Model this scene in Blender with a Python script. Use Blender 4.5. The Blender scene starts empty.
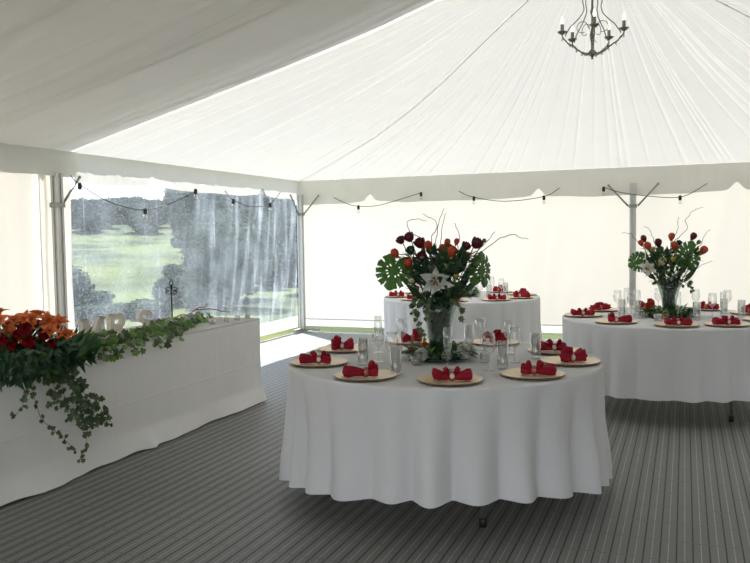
import bpy, bmesh, math, random
from mathutils import Vector, Matrix, noise
PI = math.pi
S = bpy.context.scene
COL = S.collection
rnd = random.Random(7)
sin, cos = math.sin, math.cos

# ------------------------------------------------------------------ camera
YAW, PITCH, ROLL = 0.36845, 0.0584, 0.0151
cd = bpy.data.cameras.new('camera'); cam = bpy.data.objects.new('camera', cd); COL.objects.link(cam)
cd.sensor_width = 36; cd.lens = 803.7/750*36; cd.clip_start = .05; cd.clip_end = 500
cam.matrix_world = (Matrix.Translation((5.643, -11.297, 1.496)) @ Matrix.Rotation(YAW, 4, 'Z')
                    @ Matrix.Rotation(PI/2-PITCH, 4, 'X') @ Matrix.Rotation(-ROLL, 4, 'Z'))
S.camera = cam
# ------------------------------------------------------------------ world, sun, exposure
w = bpy.data.worlds.new('sky'); S.world = w; w.use_nodes = True
nt = w.node_tree; bg = nt.nodes['Background']
tc = nt.nodes.new('ShaderNodeTexCoord'); sep = nt.nodes.new('ShaderNodeSeparateXYZ'); rmp = nt.nodes.new('ShaderNodeValToRGB')
nt.links.new(tc.outputs['Generated'], sep.inputs[0]); nt.links.new(sep.outputs['Z'], rmp.inputs[0]); nt.links.new(rmp.outputs[0], bg.inputs[0])
rmp.color_ramp.elements[0].color = (.95, .96, 1, 1); rmp.color_ramp.elements[0].position = 0
rmp.color_ramp.elements[1].color = (.62, .78, 1, 1); rmp.color_ramp.elements[1].position = .7
bg.inputs[1].default_value = 2.5
sl = bpy.data.lights.new('sun', 'SUN'); sl.energy = 20; sl.angle = math.radians(.6); sl.color = (1, .965, .9)
sun = bpy.data.objects.new('sun', sl); COL.objects.link(sun)
sun.rotation_euler = Vector((1.02, -.9, -2.05)).to_track_quat('-Z', 'Y').to_euler()
sun.location = (-10, 9, 20)
S.view_settings.view_transform = 'Standard'; S.view_settings.look = 'None'
S.view_settings.gamma = 1; S.view_settings.use_curve_mapping = False
S.view_settings.exposure = .02
cy = S.cycles
cy.use_denoising = True; cy.max_bounces = 12; cy.diffuse_bounces = 7; cy.transparent_max_bounces = 24
cy.caustics_reflective = False; cy.caustics_refractive = False; cy.sample_clamp_indirect = 6

# ------------------------------------------------------------------ materials
MATS = {}
def newmat(name):
    m = bpy.data.materials.new(name); m.use_nodes = True; MATS[name] = m
    return m, m.node_tree, m.node_tree.nodes, m.node_tree.links
def mixrgb(n, l, fac, a, b):
    x = n.new('ShaderNodeMix'); x.data_type = 'RGBA'
    for v, s in ((fac, 0), (a, 6), (b, 7)):
        if hasattr(v, 'links') or hasattr(v, 'is_linked'): l.new(v, x.inputs[s])
        elif s == 0: x.inputs[0].default_value = v
        else: x.inputs[s].default_value = (*v, 1) if len(v) == 3 else v
    return x.outputs[2]
def noise_tex(n, l, scale, detail=3, vec=None, stretch=None):
    t = n.new('ShaderNodeTexNoise'); t.inputs['Scale'].default_value = scale; t.inputs['Detail'].default_value = detail
    if vec is None:
        c = n.new('ShaderNodeTexCoord'); vec = c.outputs['Object']
    if stretch:
        mp = n.new('ShaderNodeMapping'); mp.inputs['Scale'].default_value = stretch; l.new(vec, mp.inputs[0]); vec = mp.outputs[0]
    l.new(vec, t.inputs['Vector'])
    return t.outputs['Fac']
def bump(n, l, h, dist, strength=1.0):
    b = n.new('ShaderNodeBump'); b.inputs['Distance'].default_value = dist; b.inputs['Strength'].default_value = strength
    l.new(h, b.inputs['Height']); return b.outputs[0]
def simple(name, col, rough=.6, metal=0, var=.12, vs=30, spec=.5, coat=0, bmp=0):
    m, t, n, l = newmat(name); p = n['Principled BSDF']
    f = noise_tex(n, l, vs)
    c2 = tuple(max(0, c*(1-2*var)) for c in col); c1 = tuple(min(1, c*(1+var)) for c in col)
    l.new(mixrgb(n, l, f, c2, c1), p.inputs['Base Color'])
    p.inputs['Roughness'].default_value = rough; p.inputs['Metallic'].default_value = metal
    p.inputs['Specular IOR Level'].default_value = spec; p.inputs['Coat Weight'].default_value = coat
    if bmp: l.new(bump(n, l, f, bmp), p.inputs['Normal'])
    return m
def fabric(name, col, trans, weave=600, var=.04, bmp=.0004, tcol=None, vs=3, creases=False):
    """cloth: part diffuse, part translucent"""
    m, t, n, l = newmat(name); n.remove(n['Principled BSDF']); out = n['Material Output']
    f = noise_tex(n, l, vs, 4)
    base = mixrgb(n, l, f, tuple(c*(1-var) for c in col), col)
    tb = base if tcol is None else mixrgb(n, l, f, tuple(c*(1-var) for c in tcol), tcol)
    d = n.new('ShaderNodeBsdfDiffuse'); tr = n.new('ShaderNodeBsdfTranslucent'); mx = n.new('ShaderNodeMixShader')
    l.new(base, d.inputs[0]); l.new(tb, tr.inputs[0]); mx.inputs[0].default_value = trans
    l.new(d.outputs[0], mx.inputs[1]); l.new(tr.outputs[0], mx.inputs[2]); l.new(mx.outputs[0], out.inputs[0])
    h = noise_tex(n, l, 7, 5)
    if creases:   # ironed fold lines
        c = n.new('ShaderNodeTexCoord'); s = n.new('ShaderNodeSeparateXYZ'); l.new(c.outputs['Object'], s.inputs[0])
        def line(sock, period, off):
            a = n.new('ShaderNodeMath'); a.operation = 'PINGPONG'; a.inputs[1].default_value = period/2
            b = n.new('ShaderNodeMath'); b.operation = 'ADD'; b.inputs[1].default_value = off
            l.new(sock, b.inputs[0]); l.new(b.outputs[0], a.inputs[0])
            r = n.new('ShaderNodeMapRange'); r.inputs[1].default_value = 0; r.inputs[2].default_value = .012
            r.inputs[3].default_value = 1; r.inputs[4].default_value = 0; l.new(a.outputs[0], r.inputs[0]); return r.outputs[0]
        ad = n.new('ShaderNodeMath'); ad.operation = 'MAXIMUM'
        l.new(line(s.outputs['Z'], .8, -.36), ad.inputs[0]); l.new(line(s.outputs['Y'], .62, .1), ad.inputs[1])
        ad2 = n.new('ShaderNodeMath'); ad2.operation = 'MULTIPLY_ADD'; ad2.inputs[1].default_value = .35
        l.new(ad.outputs[0], ad2.inputs[0]); l.new(h, ad2.inputs[2]); h = ad2.outputs[0]
    nb = bump(n, l, h, .006 if creases else .004)
    l.new(nb, d.inputs['Normal'])
    return m
def leafmat(name, c1, c2, trans=.3, rough=.45):
    m, t, n, l = newmat(name); p = n['Principled BSDF']; out = n['Material Output']
    g = n.new('ShaderNodeNewGeometry')
    base = mixrgb(n, l, g.outputs['Random Per Island'], c1, c2)
    f = noise_tex(n, l, 60)
    base = mixrgb(n, l, .25, base, mixrgb(n, l, f, tuple(c*.5 for c in c1), c2))
    l.new(base, p.inputs['Base Color']); p.inputs['Roughness'].default_value = rough
    tr = n.new('ShaderNodeBsdfTranslucent'); l.new(base, tr.inputs[0])
    mx = n.new('ShaderNodeMixShader'); mx.inputs[0].default_value = trans
    l.new(p.outputs[0], mx.inputs[1]); l.new(tr.outputs[0], mx.inputs[2]); l.new(mx.outputs[0], out.inputs[0])
    return m
def glassmat(name, tint, amount=.04, edge=.8):
    """thin clear glass: fresnel mix of clear transmission and reflection"""
    m, t, n, l = newmat(name); n.remove(n['Principled BSDF']); out = n['Material Output']
    tr = n.new('ShaderNodeBsdfTransparent'); tr.inputs[0].default_value = (*tint, 1)
    gl = n.new('ShaderNodeBsdfGlossy'); gl.inputs['Roughness'].default_value = .03
    lw = n.new('ShaderNodeLayerWeight'); lw.inputs[0].default_value = .35
    f = noise_tex(n, l, 4)
    mr = n.new('ShaderNodeMapRange'); mr.inputs[3].default_value = amount; mr.inputs[4].default_value = edge
    l.new(lw.outputs['Facing'], mr.inputs[0])
    mx = n.new('ShaderNodeMixShader'); l.new(mr.outputs[0], mx.inputs[0])
    l.new(tr.outputs[0], mx.inputs[1]); l.new(gl.outputs[0], mx.inputs[2]); l.new(mx.outputs[0], out.inputs[0])
    return m

M_LINER = fabric('roof_liner', (.80, .79, .76), .098, tcol=(.86, .84, .80))
M_LINER_SHADED = fabric('roof_liner_shaded', (.74, .735, .71), .20)  # darker copy of the liner, shade of the nearer bays put into its colour
M_SHADE_CANVAS = fabric('shade_canvas', (.75, .75, .73), .34, tcol=(.84, .82, .79))
M_WALL = fabric('wall_canvas', (.84, .82, .78), .205, tcol=(.94, .88, .80), vs=1.2)
M_WALL_LINED = fabric('wall_liner', (.84, .81, .76), .20, tcol=(.93, .87, .78), vs=1.2)
M_VAL = fabric('valance_cloth', (.76, .76, .72), .20, vs=2)
M_SKIRT = fabric('skirt_pvc', (.62, .64, .60), .45)
M_CLOTH = fabric('table_linen', (.80, .80, .81), .12, var=.03)
M_CLOTH2 = fabric('head_table_linen', (.88, .87, .85), .08, var=.03, creases=True)
M_ALU = simple('aluminium', (.62, .62, .60), .5, .35, .06, 12)
M_STEEL = simple('galvanised_steel', (.36, .36, .34), .5, .8, .15, 60)
M_BLACK = simple('black_rubber', (.012, .012, .012), .5)
M_WOOD = simple('plywood', (.5, .37, .22), .6)
M_GOLD = simple('gold_charger', (.93, .75, .50), .38, .12, .05, 20)
M_CHARGER_EDGE = simple('charger_rim', (.34, .2, .1), .4, .5)
M_NAPKIN = simple('crimson_napkin', (.35, .008, .028), .75, 0, .35, 45, .25, 0, .002)
M_RING = simple('napkin_ring', (.50, .17, .12), .35, .4, .2, 120)
M_JEWEL = simple('pearl_jewel', (.85, .8, .68), .25, .1)
M_GLASS = glassmat('clear_glass', (.965, .975, .97), .10, .95)
M_VASE = glassmat('vase_glass', (.78, .84, .82), .06, .35)
M_WATER = glassmat('water', (.9, .94, .93), .06, .5)
M_BULBGLASS = glassmat('bulb_glass', (.95, .95, .93), .10, .9)
M_STEM = leafmat('flower_stem', (.045, .11, .025), (.09, .2, .05), 0)
M_TWIG = simple('curly_twig', (.15, .10, .065), .7)
M_MONST = leafmat('monstera_leaf', (.07, .19, .035), (.11, .27, .05), .35, .35)
M_DARKLEAF = leafmat('dark_leaf', (.014, .05, .026), (.045, .12, .05), .2, .4)
M_MIDLEAF = leafmat('mid_leaf', (.025, .075, .02), (.09, .19, .05), .25)
M_IVY = leafmat('ivy_leaf', (.025, .06, .02), (.15, .20, .08), .2)
M_LIME = leafmat('lime_leaf', (.08, .22, .04), (.24, .42, .10), .38)
M_ORANGE = leafmat('orange_petal', (.70, .12, .02), (.90, .24, .05), .25, .5)
M_TULIP = leafmat('tulip_petal', (.60, .06, .025), (.75, .13, .05), .3, .45)
M_BURG = leafmat('burgundy_petal', (.07, .004, .012), (.15, .008, .02), .12, .5)
M_RED = leafmat('red_petal', (.26, .006, .015), (.45, .012, .02), .15, .5)
M_WHITE = leafmat('white_petal', (.74, .76, .70), (.88, .88, .84), .42, .5)
M_CREAM = leafmat('cream_petal', (.70, .60, .30), (.82, .74, .50), .25, .5)
M_YELLOW = leafmat('yellow_bud', (.50, .42, .06), (.66, .55, .10), .2)
M_STAMEN = simple('stamen', (.35, .13, .02), .6)
M_LETTER = simple('whitewashed_letter', (.74, .69, .63), .7, 0, .05, 25)
M_IRON = simple('black_iron', (.02, .02, .02), .5, .5)
M_CHAND = simple('distressed_metal', (.36, .33, .28), .5, .3, .4, 90)
M_CANDLE = simple('candle_sleeve', (.42, .38, .32), .6)
M_CRYSTAL = glassmat('crystal', (.85, .85, .82), .25, .9)
M_BARK = simple('bark', (.12, .09, .06), .85)
M_BUSH = leafmat('bush_leaf', (.016, .026, .018), (.05, .07, .045), .15, 1)
M_BUSH.node_tree.nodes['Principled BSDF'].inputs['Specular IOR Level'].default_value = .05
m, t, n, l = newmat('lit_bulb'); e = n.new('ShaderNodeEmission'); e.inputs[0].default_value = (1, .88, .68, 1); e.inputs[1].default_value = 2.0
l.new(e.outputs[0], n['Material Output'].inputs[0]); M_LIT = m

# floor: ribbed grey interlocking mat, ribs running down the marquee
m, t, n, l = newmat('ribbed_mat'); M_FLOOR = m; p = n['Principled BSDF']
c = n.new('ShaderNodeTexCoord'); s = n.new('ShaderNodeSeparateXYZ'); l.new(c.outputs['Object'], s.inputs[0])
def M2(op, a, b=None, cc=None):
    x = n.new('ShaderNodeMath'); x.operation = op
    for i, v in enumerate((a, b, cc)):
        if v is None: continue
        if isinstance(v, (int, float)): x.inputs[i].default_value = v
        else: l.new(v, x.inputs[i])
    return x.outputs[0]
def band(sock, period, off, half, soft):
    pp = M2('PINGPONG', M2('ADD', sock, off+50*period), period/2)
    r = n.new('ShaderNodeMapRange'); r.inputs[1].default_value = half; r.inputs[2].default_value = half+soft
    r.inputs[3].default_value = 1; r.inputs[4].default_value = 0; l.new(pp, r.inputs[0]); return r.outputs[0]
dark = band(s.outputs['X'], .072, 0, .0022, .0018)
light = band(s.outputs['X'], .072, .036, .0014, .002)
joint = band(s.outputs['Y'], .25, 0, .004, .004)
brk = noise_tex(n, l, 16, 2)
mott = noise_tex(n, l, 1.3, 5); mott2 = noise_tex(n, l, 55, 2)
base = mixrgb(n, l, mott, (.185, .186, .182), (.24, .241, .236))
base = mixrgb(n, l, M2('MULTIPLY', mott2, .35), base, (.11, .11, .11))
base = mixrgb(n, l, M2('MULTIPLY', light, M2('SUBTRACT', .95, joint)), base, (.42, .42, .41))
base = mixrgb(n, l, M2('MULTIPLY', dark, M2('SUBTRACT', .96, M2('MULTIPLY', joint, .8))), base, (.014, .014, .016))
base = mixrgb(n, l, M2('MULTIPLY', joint, .25), base, (.1, .1, .1))
l.new(base, p.inputs['Base Color']); p.inputs['Roughness'].default_value = .55; p.inputs['Specular IOR Level'].default_value = .45
hh = M2('SUBTRACT', M2('ADD', M2('MULTIPLY', light, .4), M2('MULTIPLY', mott2, .15)), dark)
l.new(bump(n, l, hh, .004), p.inputs['Normal'])

# lawn / hillside
m, t, n, l = newmat('meadow_grass'); M_LAWN = m; p = n['Principled BSDF']
f1 = noise_tex(n, l, .30, 9)
f1r = n.new('ShaderNodeMapRange'); f1r.inputs[1].default_value = .38; f1r.inputs[2].default_value = .60; l.new(f1, f1r.inputs[0]); f1 = f1r.outputs[0]; f2 = noise_tex(n, l, 1.7, 5)
b = mixrgb(n, l, f1, (.012, .020, .010), (.085, .095, .030)); b = mixrgb(n, l, M2('MULTIPLY', f2, .5) if 'M2' in globals() else .3, b, (.06, .08, .035))
l.new(b, p.inputs['Base Color']); p.inputs['Roughness'].default_value = .9; p.inputs['Specular IOR Level'].default_value = .1
l.new(bump(n, l, noise_tex(n, l, 30, 3), .03), p.inputs['Normal'])

# clear PVC window sheet, scuffed and creased
m, t, n, l = newmat('clear_pvc'); M_PVC = m; n.remove(n['Principled BSDF']); out = n['Material Output']
tr = n.new('ShaderNodeBsdfTransparent'); tr.inputs[0].default_value = (.84, .89, .96, 1)
df = n.new('ShaderNodeBsdfDiffuse'); tl = n.new('ShaderNodeBsdfTranslucent'); gl = n.new('ShaderNodeBsdfGlossy'); gl.inputs['Roughness'].default_value = .12
for q in (df, tl): q.inputs[0].default_value = (.72, .82, .95, 1)
c = n.new('ShaderNodeTexCoord'); s = n.new('ShaderNodeSeparateXYZ'); l.new(c.outputs['Object'], s.inputs[0])
shear = M2('ADD', s.outputs['Y'], M2('MULTIPLY', s.outputs['Z'], -.16))
cmb = n.new('ShaderNodeCombineXYZ'); l.new(shear, cmb.inputs[0]); l.new(M2('MULTIPLY', s.outputs['Z'], .12), cmb.inputs[1])
st = n.new('ShaderNodeTexNoise'); st.inputs['Scale'].default_value = 7; st.inputs['Detail'].default_value = 5; l.new(cmb.outputs[0], st.inputs['Vector'])
str_ = n.new('ShaderNodeMapRange'); str_.inputs[1].default_value = .47; str_.inputs[2].default_value = .75; l.new(st.outputs['Fac'], str_.inputs[0])
msk = n.new('ShaderNodeMapRange'); msk.inputs[1].default_value = -3.4; msk.inputs[2].default_value = -1.4; msk.inputs[3].default_value = .12; l.new(s.outputs['Y'], msk.inputs[0])
sp = noise_tex(n, l, 38, 4); spr = n.new('ShaderNodeMapRange'); spr.inputs[1].default_value = .50; spr.inputs[2].default_value = .72; l.new(sp, spr.inputs[0])
cl0 = noise_tex(n, l, 2.6, 8); clr = n.new('ShaderNodeMapRange'); clr.inputs[1].default_value = .35; clr.inputs[2].default_value = .65; l.new(cl0, clr.inputs[0]); cl = clr.outputs[0]
seam = band(s.outputs['Y'], 1.2, -.02, .004, .006)
seamh = band(s.outputs['Z'], 1.9, -1.13, .003, .006)
hz = M2('ADD', M2('MULTIPLY', cl, .10), .055)
hz = M2('ADD', hz, M2('MULTIPLY', M2('MULTIPLY', str_.outputs[0], msk.outputs[0]), .28))
hz = M2('ADD', hz, M2('MULTIPLY', spr.outputs[0], .15))
hz = M2('ADD', hz, M2('MULTIPLY', M2('MAXIMUM', seam, M2('MULTIPLY', seamh, .5)), M2('MULTIPLY', cl, .14)))
m1 = n.new('ShaderNodeMixShader'); m1.inputs[0].default_value = .6; l.new(df.outputs[0], m1.inputs[1]); l.new(tl.outputs[0], m1.inputs[2])
m2 = n.new('ShaderNodeMixShader'); l.new(hz, m2.inputs[0]); l.new(tr.outputs[0], m2.inputs[1]); l.new(m1.outputs[0], m2.inputs[2])
m3 = n.new('ShaderNodeMixShader'); m3.inputs[0].default_value = .05; l.new(m2.outputs[0], m3.inputs[1]); l.new(gl.outputs[0], m3.inputs[2])
l.new(m3.outputs[0], out.inputs[0])

# ------------------------------------------------------------------ mesh helpers
class MB:
    def __init__(s): s.v = []; s.f = []
    def add(s, vs, fs):
        o = len(s.v); s.v += [tuple(v) for v in vs]; s.f += [tuple(i+o for i in f) for f in fs]; return s
    def grid(s, fn, nu, nv, cu=False):
        vs = [fn(i/nu, j/nv) for j in range(nv+1) for i in range(nu+(0 if cu else 1))]
        W = nu if cu else nu+1; fs = []
        for j in range(nv):
            for i in range(nu):
                a = j*W+i; b = j*W+(i+1) % W if cu else j*W+i+1
                fs.append((a, b, b+W, a+W))
        return s.add(vs, fs)
    def box(s, c, d, M=None):
        vs = [Vector((c[0]+x*d[0]/2, c[1]+y*d[1]/2, c[2]+z*d[2]/2)) for x in (-1, 1) for y in (-1, 1) for z in (-1, 1)]
        if M: vs = [M @ v for v in vs]
        return s.add(vs, [(0, 1, 3, 2), (4, 6, 7, 5), (0, 4, 5, 1), (2, 3, 7, 6), (0, 2, 6, 4), (1, 5, 7, 3)])
    def lathe(s, prof, c=(0, 0, 0), seg=24, M=None, cap=False):
        vs = []
        for r, z in prof:
            for i in range(seg):
                a = 2*PI*i/seg; v = Vector((c[0]+r*cos(a), c[1]+r*sin(a), c[2]+z)); vs.append(M @ v if M else v)
        fs = [(j*seg+i, j*seg+(i+1) % seg, (j+1)*seg+(i+1) % seg, (j+1)*seg+i) for j in range(len(prof)-1) for i in range(seg)]
        if cap: fs += [tuple(range(seg))[::-1], tuple(range((len(prof)-1)*seg, len(prof)*seg))]
        return s.add(vs, fs)
    def tube(s, pts, r, seg=6, cap=True):
        pts = [Vector(p) for p in pts]; n = len(pts); vs = []
        rr = r if isinstance(r, (list, tuple)) else [r]*n
        up = None
        for i, p in enumerate(pts):
            t = (pts[min(i+1, n-1)]-pts[max(i-1, 0)])
            t = t.normalized() if t.length > 1e-9 else Vector((0, 0, 1))
            if up is None: up = Vector((1, 0, 0)) if abs(t.z) > .9 else Vector((0, 0, 1))
            x = (up - t*up.dot(t))
            if x.length < 1e-6: x = t.orthogonal()
            x.normalize(); y = t.cross(x); up = x
            for k in range(seg):
                a = 2*PI*k/seg; vs.append(p + (x*cos(a)+y*sin(a))*rr[i])
        fs = [(j*seg+i, j*seg+(i+1) % seg, (j+1)*seg+(i+1) % seg, (j+1)*seg+i) for j in range(n-1) for i in range(seg)]
        if cap: fs += [tuple(range(seg))[::-1], tuple(range((n-1)*seg, n*seg))]
        return s.add(vs, fs)
    def ball(s, c, r, seg=10, ring=6, sc=(1, 1, 1)):
        return s.grid(lambda u, v: (c[0]+r*sc[0]*cos(2*PI*u)*sin(PI*max(.001, min(.999, v))), c[1]+r*sc[1]*sin(2*PI*u)*sin(PI*max(.001, min(.999, v))), c[2]-r*sc[2]*cos(PI*v)), seg, ring, True)
    def build(s, name, mat, parent=None, smooth=True, loc=None, solid=0):
        me = bpy.data.meshes.new(name); me.from_pydata(s.v, [], s.f); me.update()
        if smooth: me.polygons.foreach_set('use_smooth', [True]*len(me.polygons))
        me.materials.append(mat); o = bpy.data.objects.new(name, me); COL.objects.link(o)
        if parent: o.parent = parent
        if loc: o.location = loc
        if solid:
            md = o.modifiers.new('thickness', 'SOLIDIFY'); md.thickness = solid; md.offset = 0
        return o
def tag(o, label, cat, group=None, kind=None):
    o['label'] = label; o['category'] = cat
    if group: o['group'] = group
    if kind: o['kind'] = kind
    return o
def struct(o): o['kind'] = 'structure'; return o
def empty(name, loc, rz=0):
    o = bpy.data.objects.new(name, None); COL.objects.link(o); o.location = loc; o.rotation_euler = (0, 0, rz)
    o.empty_display_size = .1; return o

def copy_tree(o, parent=None):
    c = o.copy(); COL.objects.link(c); c.parent = parent
    for k in ('label', 'group'):
        if parent is None and k in c: del c[k]
    for ch in [x for x in bpy.data.objects if x.parent == o]: copy_tree(ch, c)
    return c
def smooth(x): x = max(0, min(1, x)); return x*x*(3-2*x)
def interp(x, t):
    for (a, b), (c, d) in zip(t, t[1:]):
        if x <= c: k = (x-a)/(c-a); return b+(d-b)*k
    return t[-1][1]
def nz(x, y=0, z=0): return noise.noise(Vector((x, y, z)))

# ------------------------------------------------------------------ the ground and the hillside outside
def land(X, Y):
    """flat round the marquee, rising away to the left and behind"""
    d = math.hypot(X-5.6, Y+11.3)
    z = -.04 + max(0, d-26)*.062 + nz(X*.05, Y*.05)*.5*smooth((d-24)/10)
    return z
g = MB(); g.grid(lambda u, v: (-75+u*110, -40+v*130, land(-75+u*110, -40+v*130)), 130, 150)
struct(g.build('ground', M_LAWN))
f = MB(); f.grid(lambda u, v: (.02+9.96*u, -15+14.98*v, 0), 2, 2); f.grid(lambda u, v: (.02+9.96*u, -15+14.98*v, -.035), 2, 2)
f.add([(.02, -.02, 0), (9.98, -.02, 0), (9.98, -.02, -.035), (.02, -.02, -.035), (.02, -15, 0), (.02, -15, -.035), (9.98, -15, 0), (9.98, -15, -.035)],
      [(0, 1, 2, 3), (0, 3, 5, 4), (1, 6, 7, 2), (4, 5, 7, 6)])
struct(f.build('floor', M_FLOOR, smooth=False))

# ------------------------------------------------------------------ roof liner
PEAK = 3.70
PA = [(0, 3.70), (1.15, 3.37), (1.75, 3.165), (2.45, 2.97), (3.25, 2.765), (4, 2.575), (5, 2.32)]
PH = [(0, 3.70), (.3, 3.58), (.63, 3.44), (1.03, 3.29), (1.7, 3.02), (2.16, 2.87), (2.87, 2.68), (4, 2.48), (5, 2.32)]
def roofz(dx, dy):
    r = max(abs(dx), abs(dy))
    if r < 1e-6: return PEAK
    w = min(abs(dx), abs(dy))/r
    return interp(r, PA)*(1-w**2.5)+interp(r, PH)*w**2.5
ridges = []
x = 0
rr = random.Random(3)
while x < 20:
    ridges.append((x, rr.uniform(.011, .022), rr.choice([.25, .4, .7, 1.0, 1.3]))); x += rr.uniform(.07, .30)
def pleat(s):
    v = .6*nz(s*1.3, 5)+.3*nz(s*4.1, 9)
    for c, wd, am in ridges:
        d = (s-c)/wd
        if abs(d) < 4: v -= am*math.exp(-d*d)
    return v
def hip_panel(side):
    N = 560 if side == 'back' else 300
    mb = MB()
    def fn(u, v):
        r = 5*(v**1.15); r = max(r, .001)
        if side == 'back': dx, dy, s = (u-.5)*2*r, r, u*10
        elif side == 'left': dx, dy, s = -r, u*r, 12+u*5
        else: dx, dy, s = r, u*r, 4+u*5
        z = roofz(dx, dy)
        k = smooth(min(1, (r/5)*2.2))*(1 if r < 4.8 else (5-r)/.2*.7+.3)
        edge = min(u, 1-u)*(10 if side == 'back' else 5)
        k *= smooth(edge/.12)
        z += .017*k*pleat_c(s) - .05*sin(PI*v)*abs(sin(PI*(u*2 if side == 'back' else u)))
        return (5+dx, -5+dy, z)
    mb.grid(fn, N, 34)
    return mb
cache = {}
def pleat_c(s):
    k = round(s, 4)
    if k not in cache: cache[k] = pleat(s)
    return cache[k]
struct(hip_panel('back').build('ceiling', M_LINER))
struct(hip_panel('left').build('ceiling', M_LINER))
struct(hip_panel('right').build('ceiling', M_LINER))
def near_fn(u, v):
    X = u*10; Y = -5-v*10; dx = abs(X-5)
    fr = (v*2) % 1.0 if v < 1 else 0
    z = interp(dx, PA) - .10*sin(PI*fr)*sin(PI*min(1, (5-dx)/5+.12)*.9)
    k = (smooth(min(1, (5-dx)/.6))*.8+.2)*smooth(v*10/.35)
    z += k*(.032*pleat_c(round(v*9.7+.3, 4)) + .10*nz(Y*1.5, dx*.35) + .05*nz(Y*4, dx*.3, 4))
    return (X, Y, z)
mb = MB(); mb.grid(near_fn, 60, 560); struct(mb.build('ceiling', M_LINER_SHADED))
# unseen canvas added over the nearer bays to darken the liner below
mb = MB(); mb.grid(lambda u, v: (-.15+u*10.3, -4.98-v*10.4, 3.86-abs(u-.5)*10.3*.272), 20, 4)
struct(mb.build('ceiling', M_SHADE_CANVAS, solid=.01))
# stitched hip seams, rope laced under the liner
for sx in (-1, 1):
    mb = MB(); pts = []
    for i in range(60):
        r = .02+4.95*i/59; pts.append((5+sx*r, -5+r, interp(r, PH)-.010))
    mb.tube(pts, .0035, 5)
    for i in range(3, 60, 2): mb.ball(pts[i], .008, 6, 4)
    struct(mb.build('trim_1' if sx < 0 else 'trim_2', M_VAL))

# valances hanging at the eave
def valance(name, fn_pos, length, bottom, notch0, s0=0):
    mb = MB()
    def fn(u, v):
        s = u*length
        d = abs(((s-notch0) % 2.5+1.25) % 2.5-1.25)
        zb = bottom + .10*math.exp(-(d/.07)**2) + .03*math.exp(-(d/.35)**2) + .012*nz(s*3, 2)
        # v: 0 top, 1 bottom
        z = 2.335 - v*(2.335-zb)
        off = .10-.02*v + .012*nz(s*4, v*1.5, 3) + .006*nz(s*13, v, 8)*(1+v)
        return fn_pos(s, off, z)
    mb.grid(fn, int(length*36), 10)
    return struct(mb.build(name, M_VAL))
valance('trim_3', lambda s, o, z: (s, -o, z), 10, 1.965, 1.25)
valance('trim_4', lambda s, o, z: (o, -s, z), 5, 2.045, 1.25)
valance('trim_5', lambda s, o, z: (o+.03, -5-s, z), 10, 2.09, 4.4)
valance('trim_6', lambda s, o, z: (10-o, -s, z), 15, 2.0, 1.25)

# ------------------------------------------------------------------ walls
def wallz(s, z, a=.012):
    return a*nz(s*1.6+z*.35, z*.5, 1)*1.6+a*.5*nz(s*5-z*1.2, z*.7, 4)
mb = MB(); mb.grid(lambda u, v: (u*10, .0+wallz(u*10, .2+v*2.2), .2+v*2.2), 240, 24); struct(mb.build('wall_back', M_WALL))
mb = MB(); mb.grid(lambda u, v: (u*10, .0+.006*nz(u*30, v), .085+v*.12), 120, 4); struct(mb.build('trim_7', M_SKIRT))
mb = MB(); mb.tube([(0.05, -.03, .20), (9.95, -.03, .20)], .008, 6); struct(mb.build('trim_8', M_ALU))
def leftf(u, v):
    Y = -5.37-u*9.63; z = v*2.4; return (.0+.022*nz(Y*3.2, z*.15, 6)+.01*abs(nz(Y*9, 3)), Y, z)
mb = MB(); mb.grid(leftf, 400, 12); struct(mb.build('wall_left', M_WALL_LINED))
mb = MB(); mb.grid(lambda u, v: (10+.02*nz(u*30, v*.3), -15*u, v*2.4), 300, 10); struct(mb.build('wall_right', M_WALL_LINED))
# unseen near gable opened to brighten the foreground, with narrow curtains at its corners
mb = MB(); mb.grid(lambda u, v: (.6*u, -15+.03*nz(u*6, v), v*2.4), 20, 10); mb.grid(lambda u, v: (9.4+.6*u, -15+.03*nz(u*6+3, v), v*2.4), 20, 10)
struct(mb.build('wall_front', M_WALL))
# clear window in the far left bay, with the creases of a sheet tied back on the right
def pvc(u, v):
    Y = -4.98+u*4.92; z = .24+v*1.95
    k = smooth((Y+3.0)/1.6)
    return (.0+.012*nz(Y*1.4, z, 2)+k*.028*nz((Y-z*.16)*6, z*.25, 7)+k*.012*nz((Y-z*.16)*17, z*.2, 1), Y, z)
mb = MB(); mb.grid(pvc, 300, 30); win = struct(mb.build('window_1', M_PVC))
mb = MB(); mb.grid(lambda u, v: (.0+.008*nz(u*14, v), -4.98+u*4.92, .07+v*.18), 60, 4); struct(mb.build('trim_9', M_SKIRT))
# gathered white cloth standing in for the bright daylight gap beside the window
mb = MB(); mb.grid(lambda u, v: (.035+.02*sin(u*16)+.01*nz(u*5, v*3), -5.42+u*.42+.012*nz(v*3, 1), .02+v*2.25), 24, 20)
struct(mb.build('trim_10', M_WALL))

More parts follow.
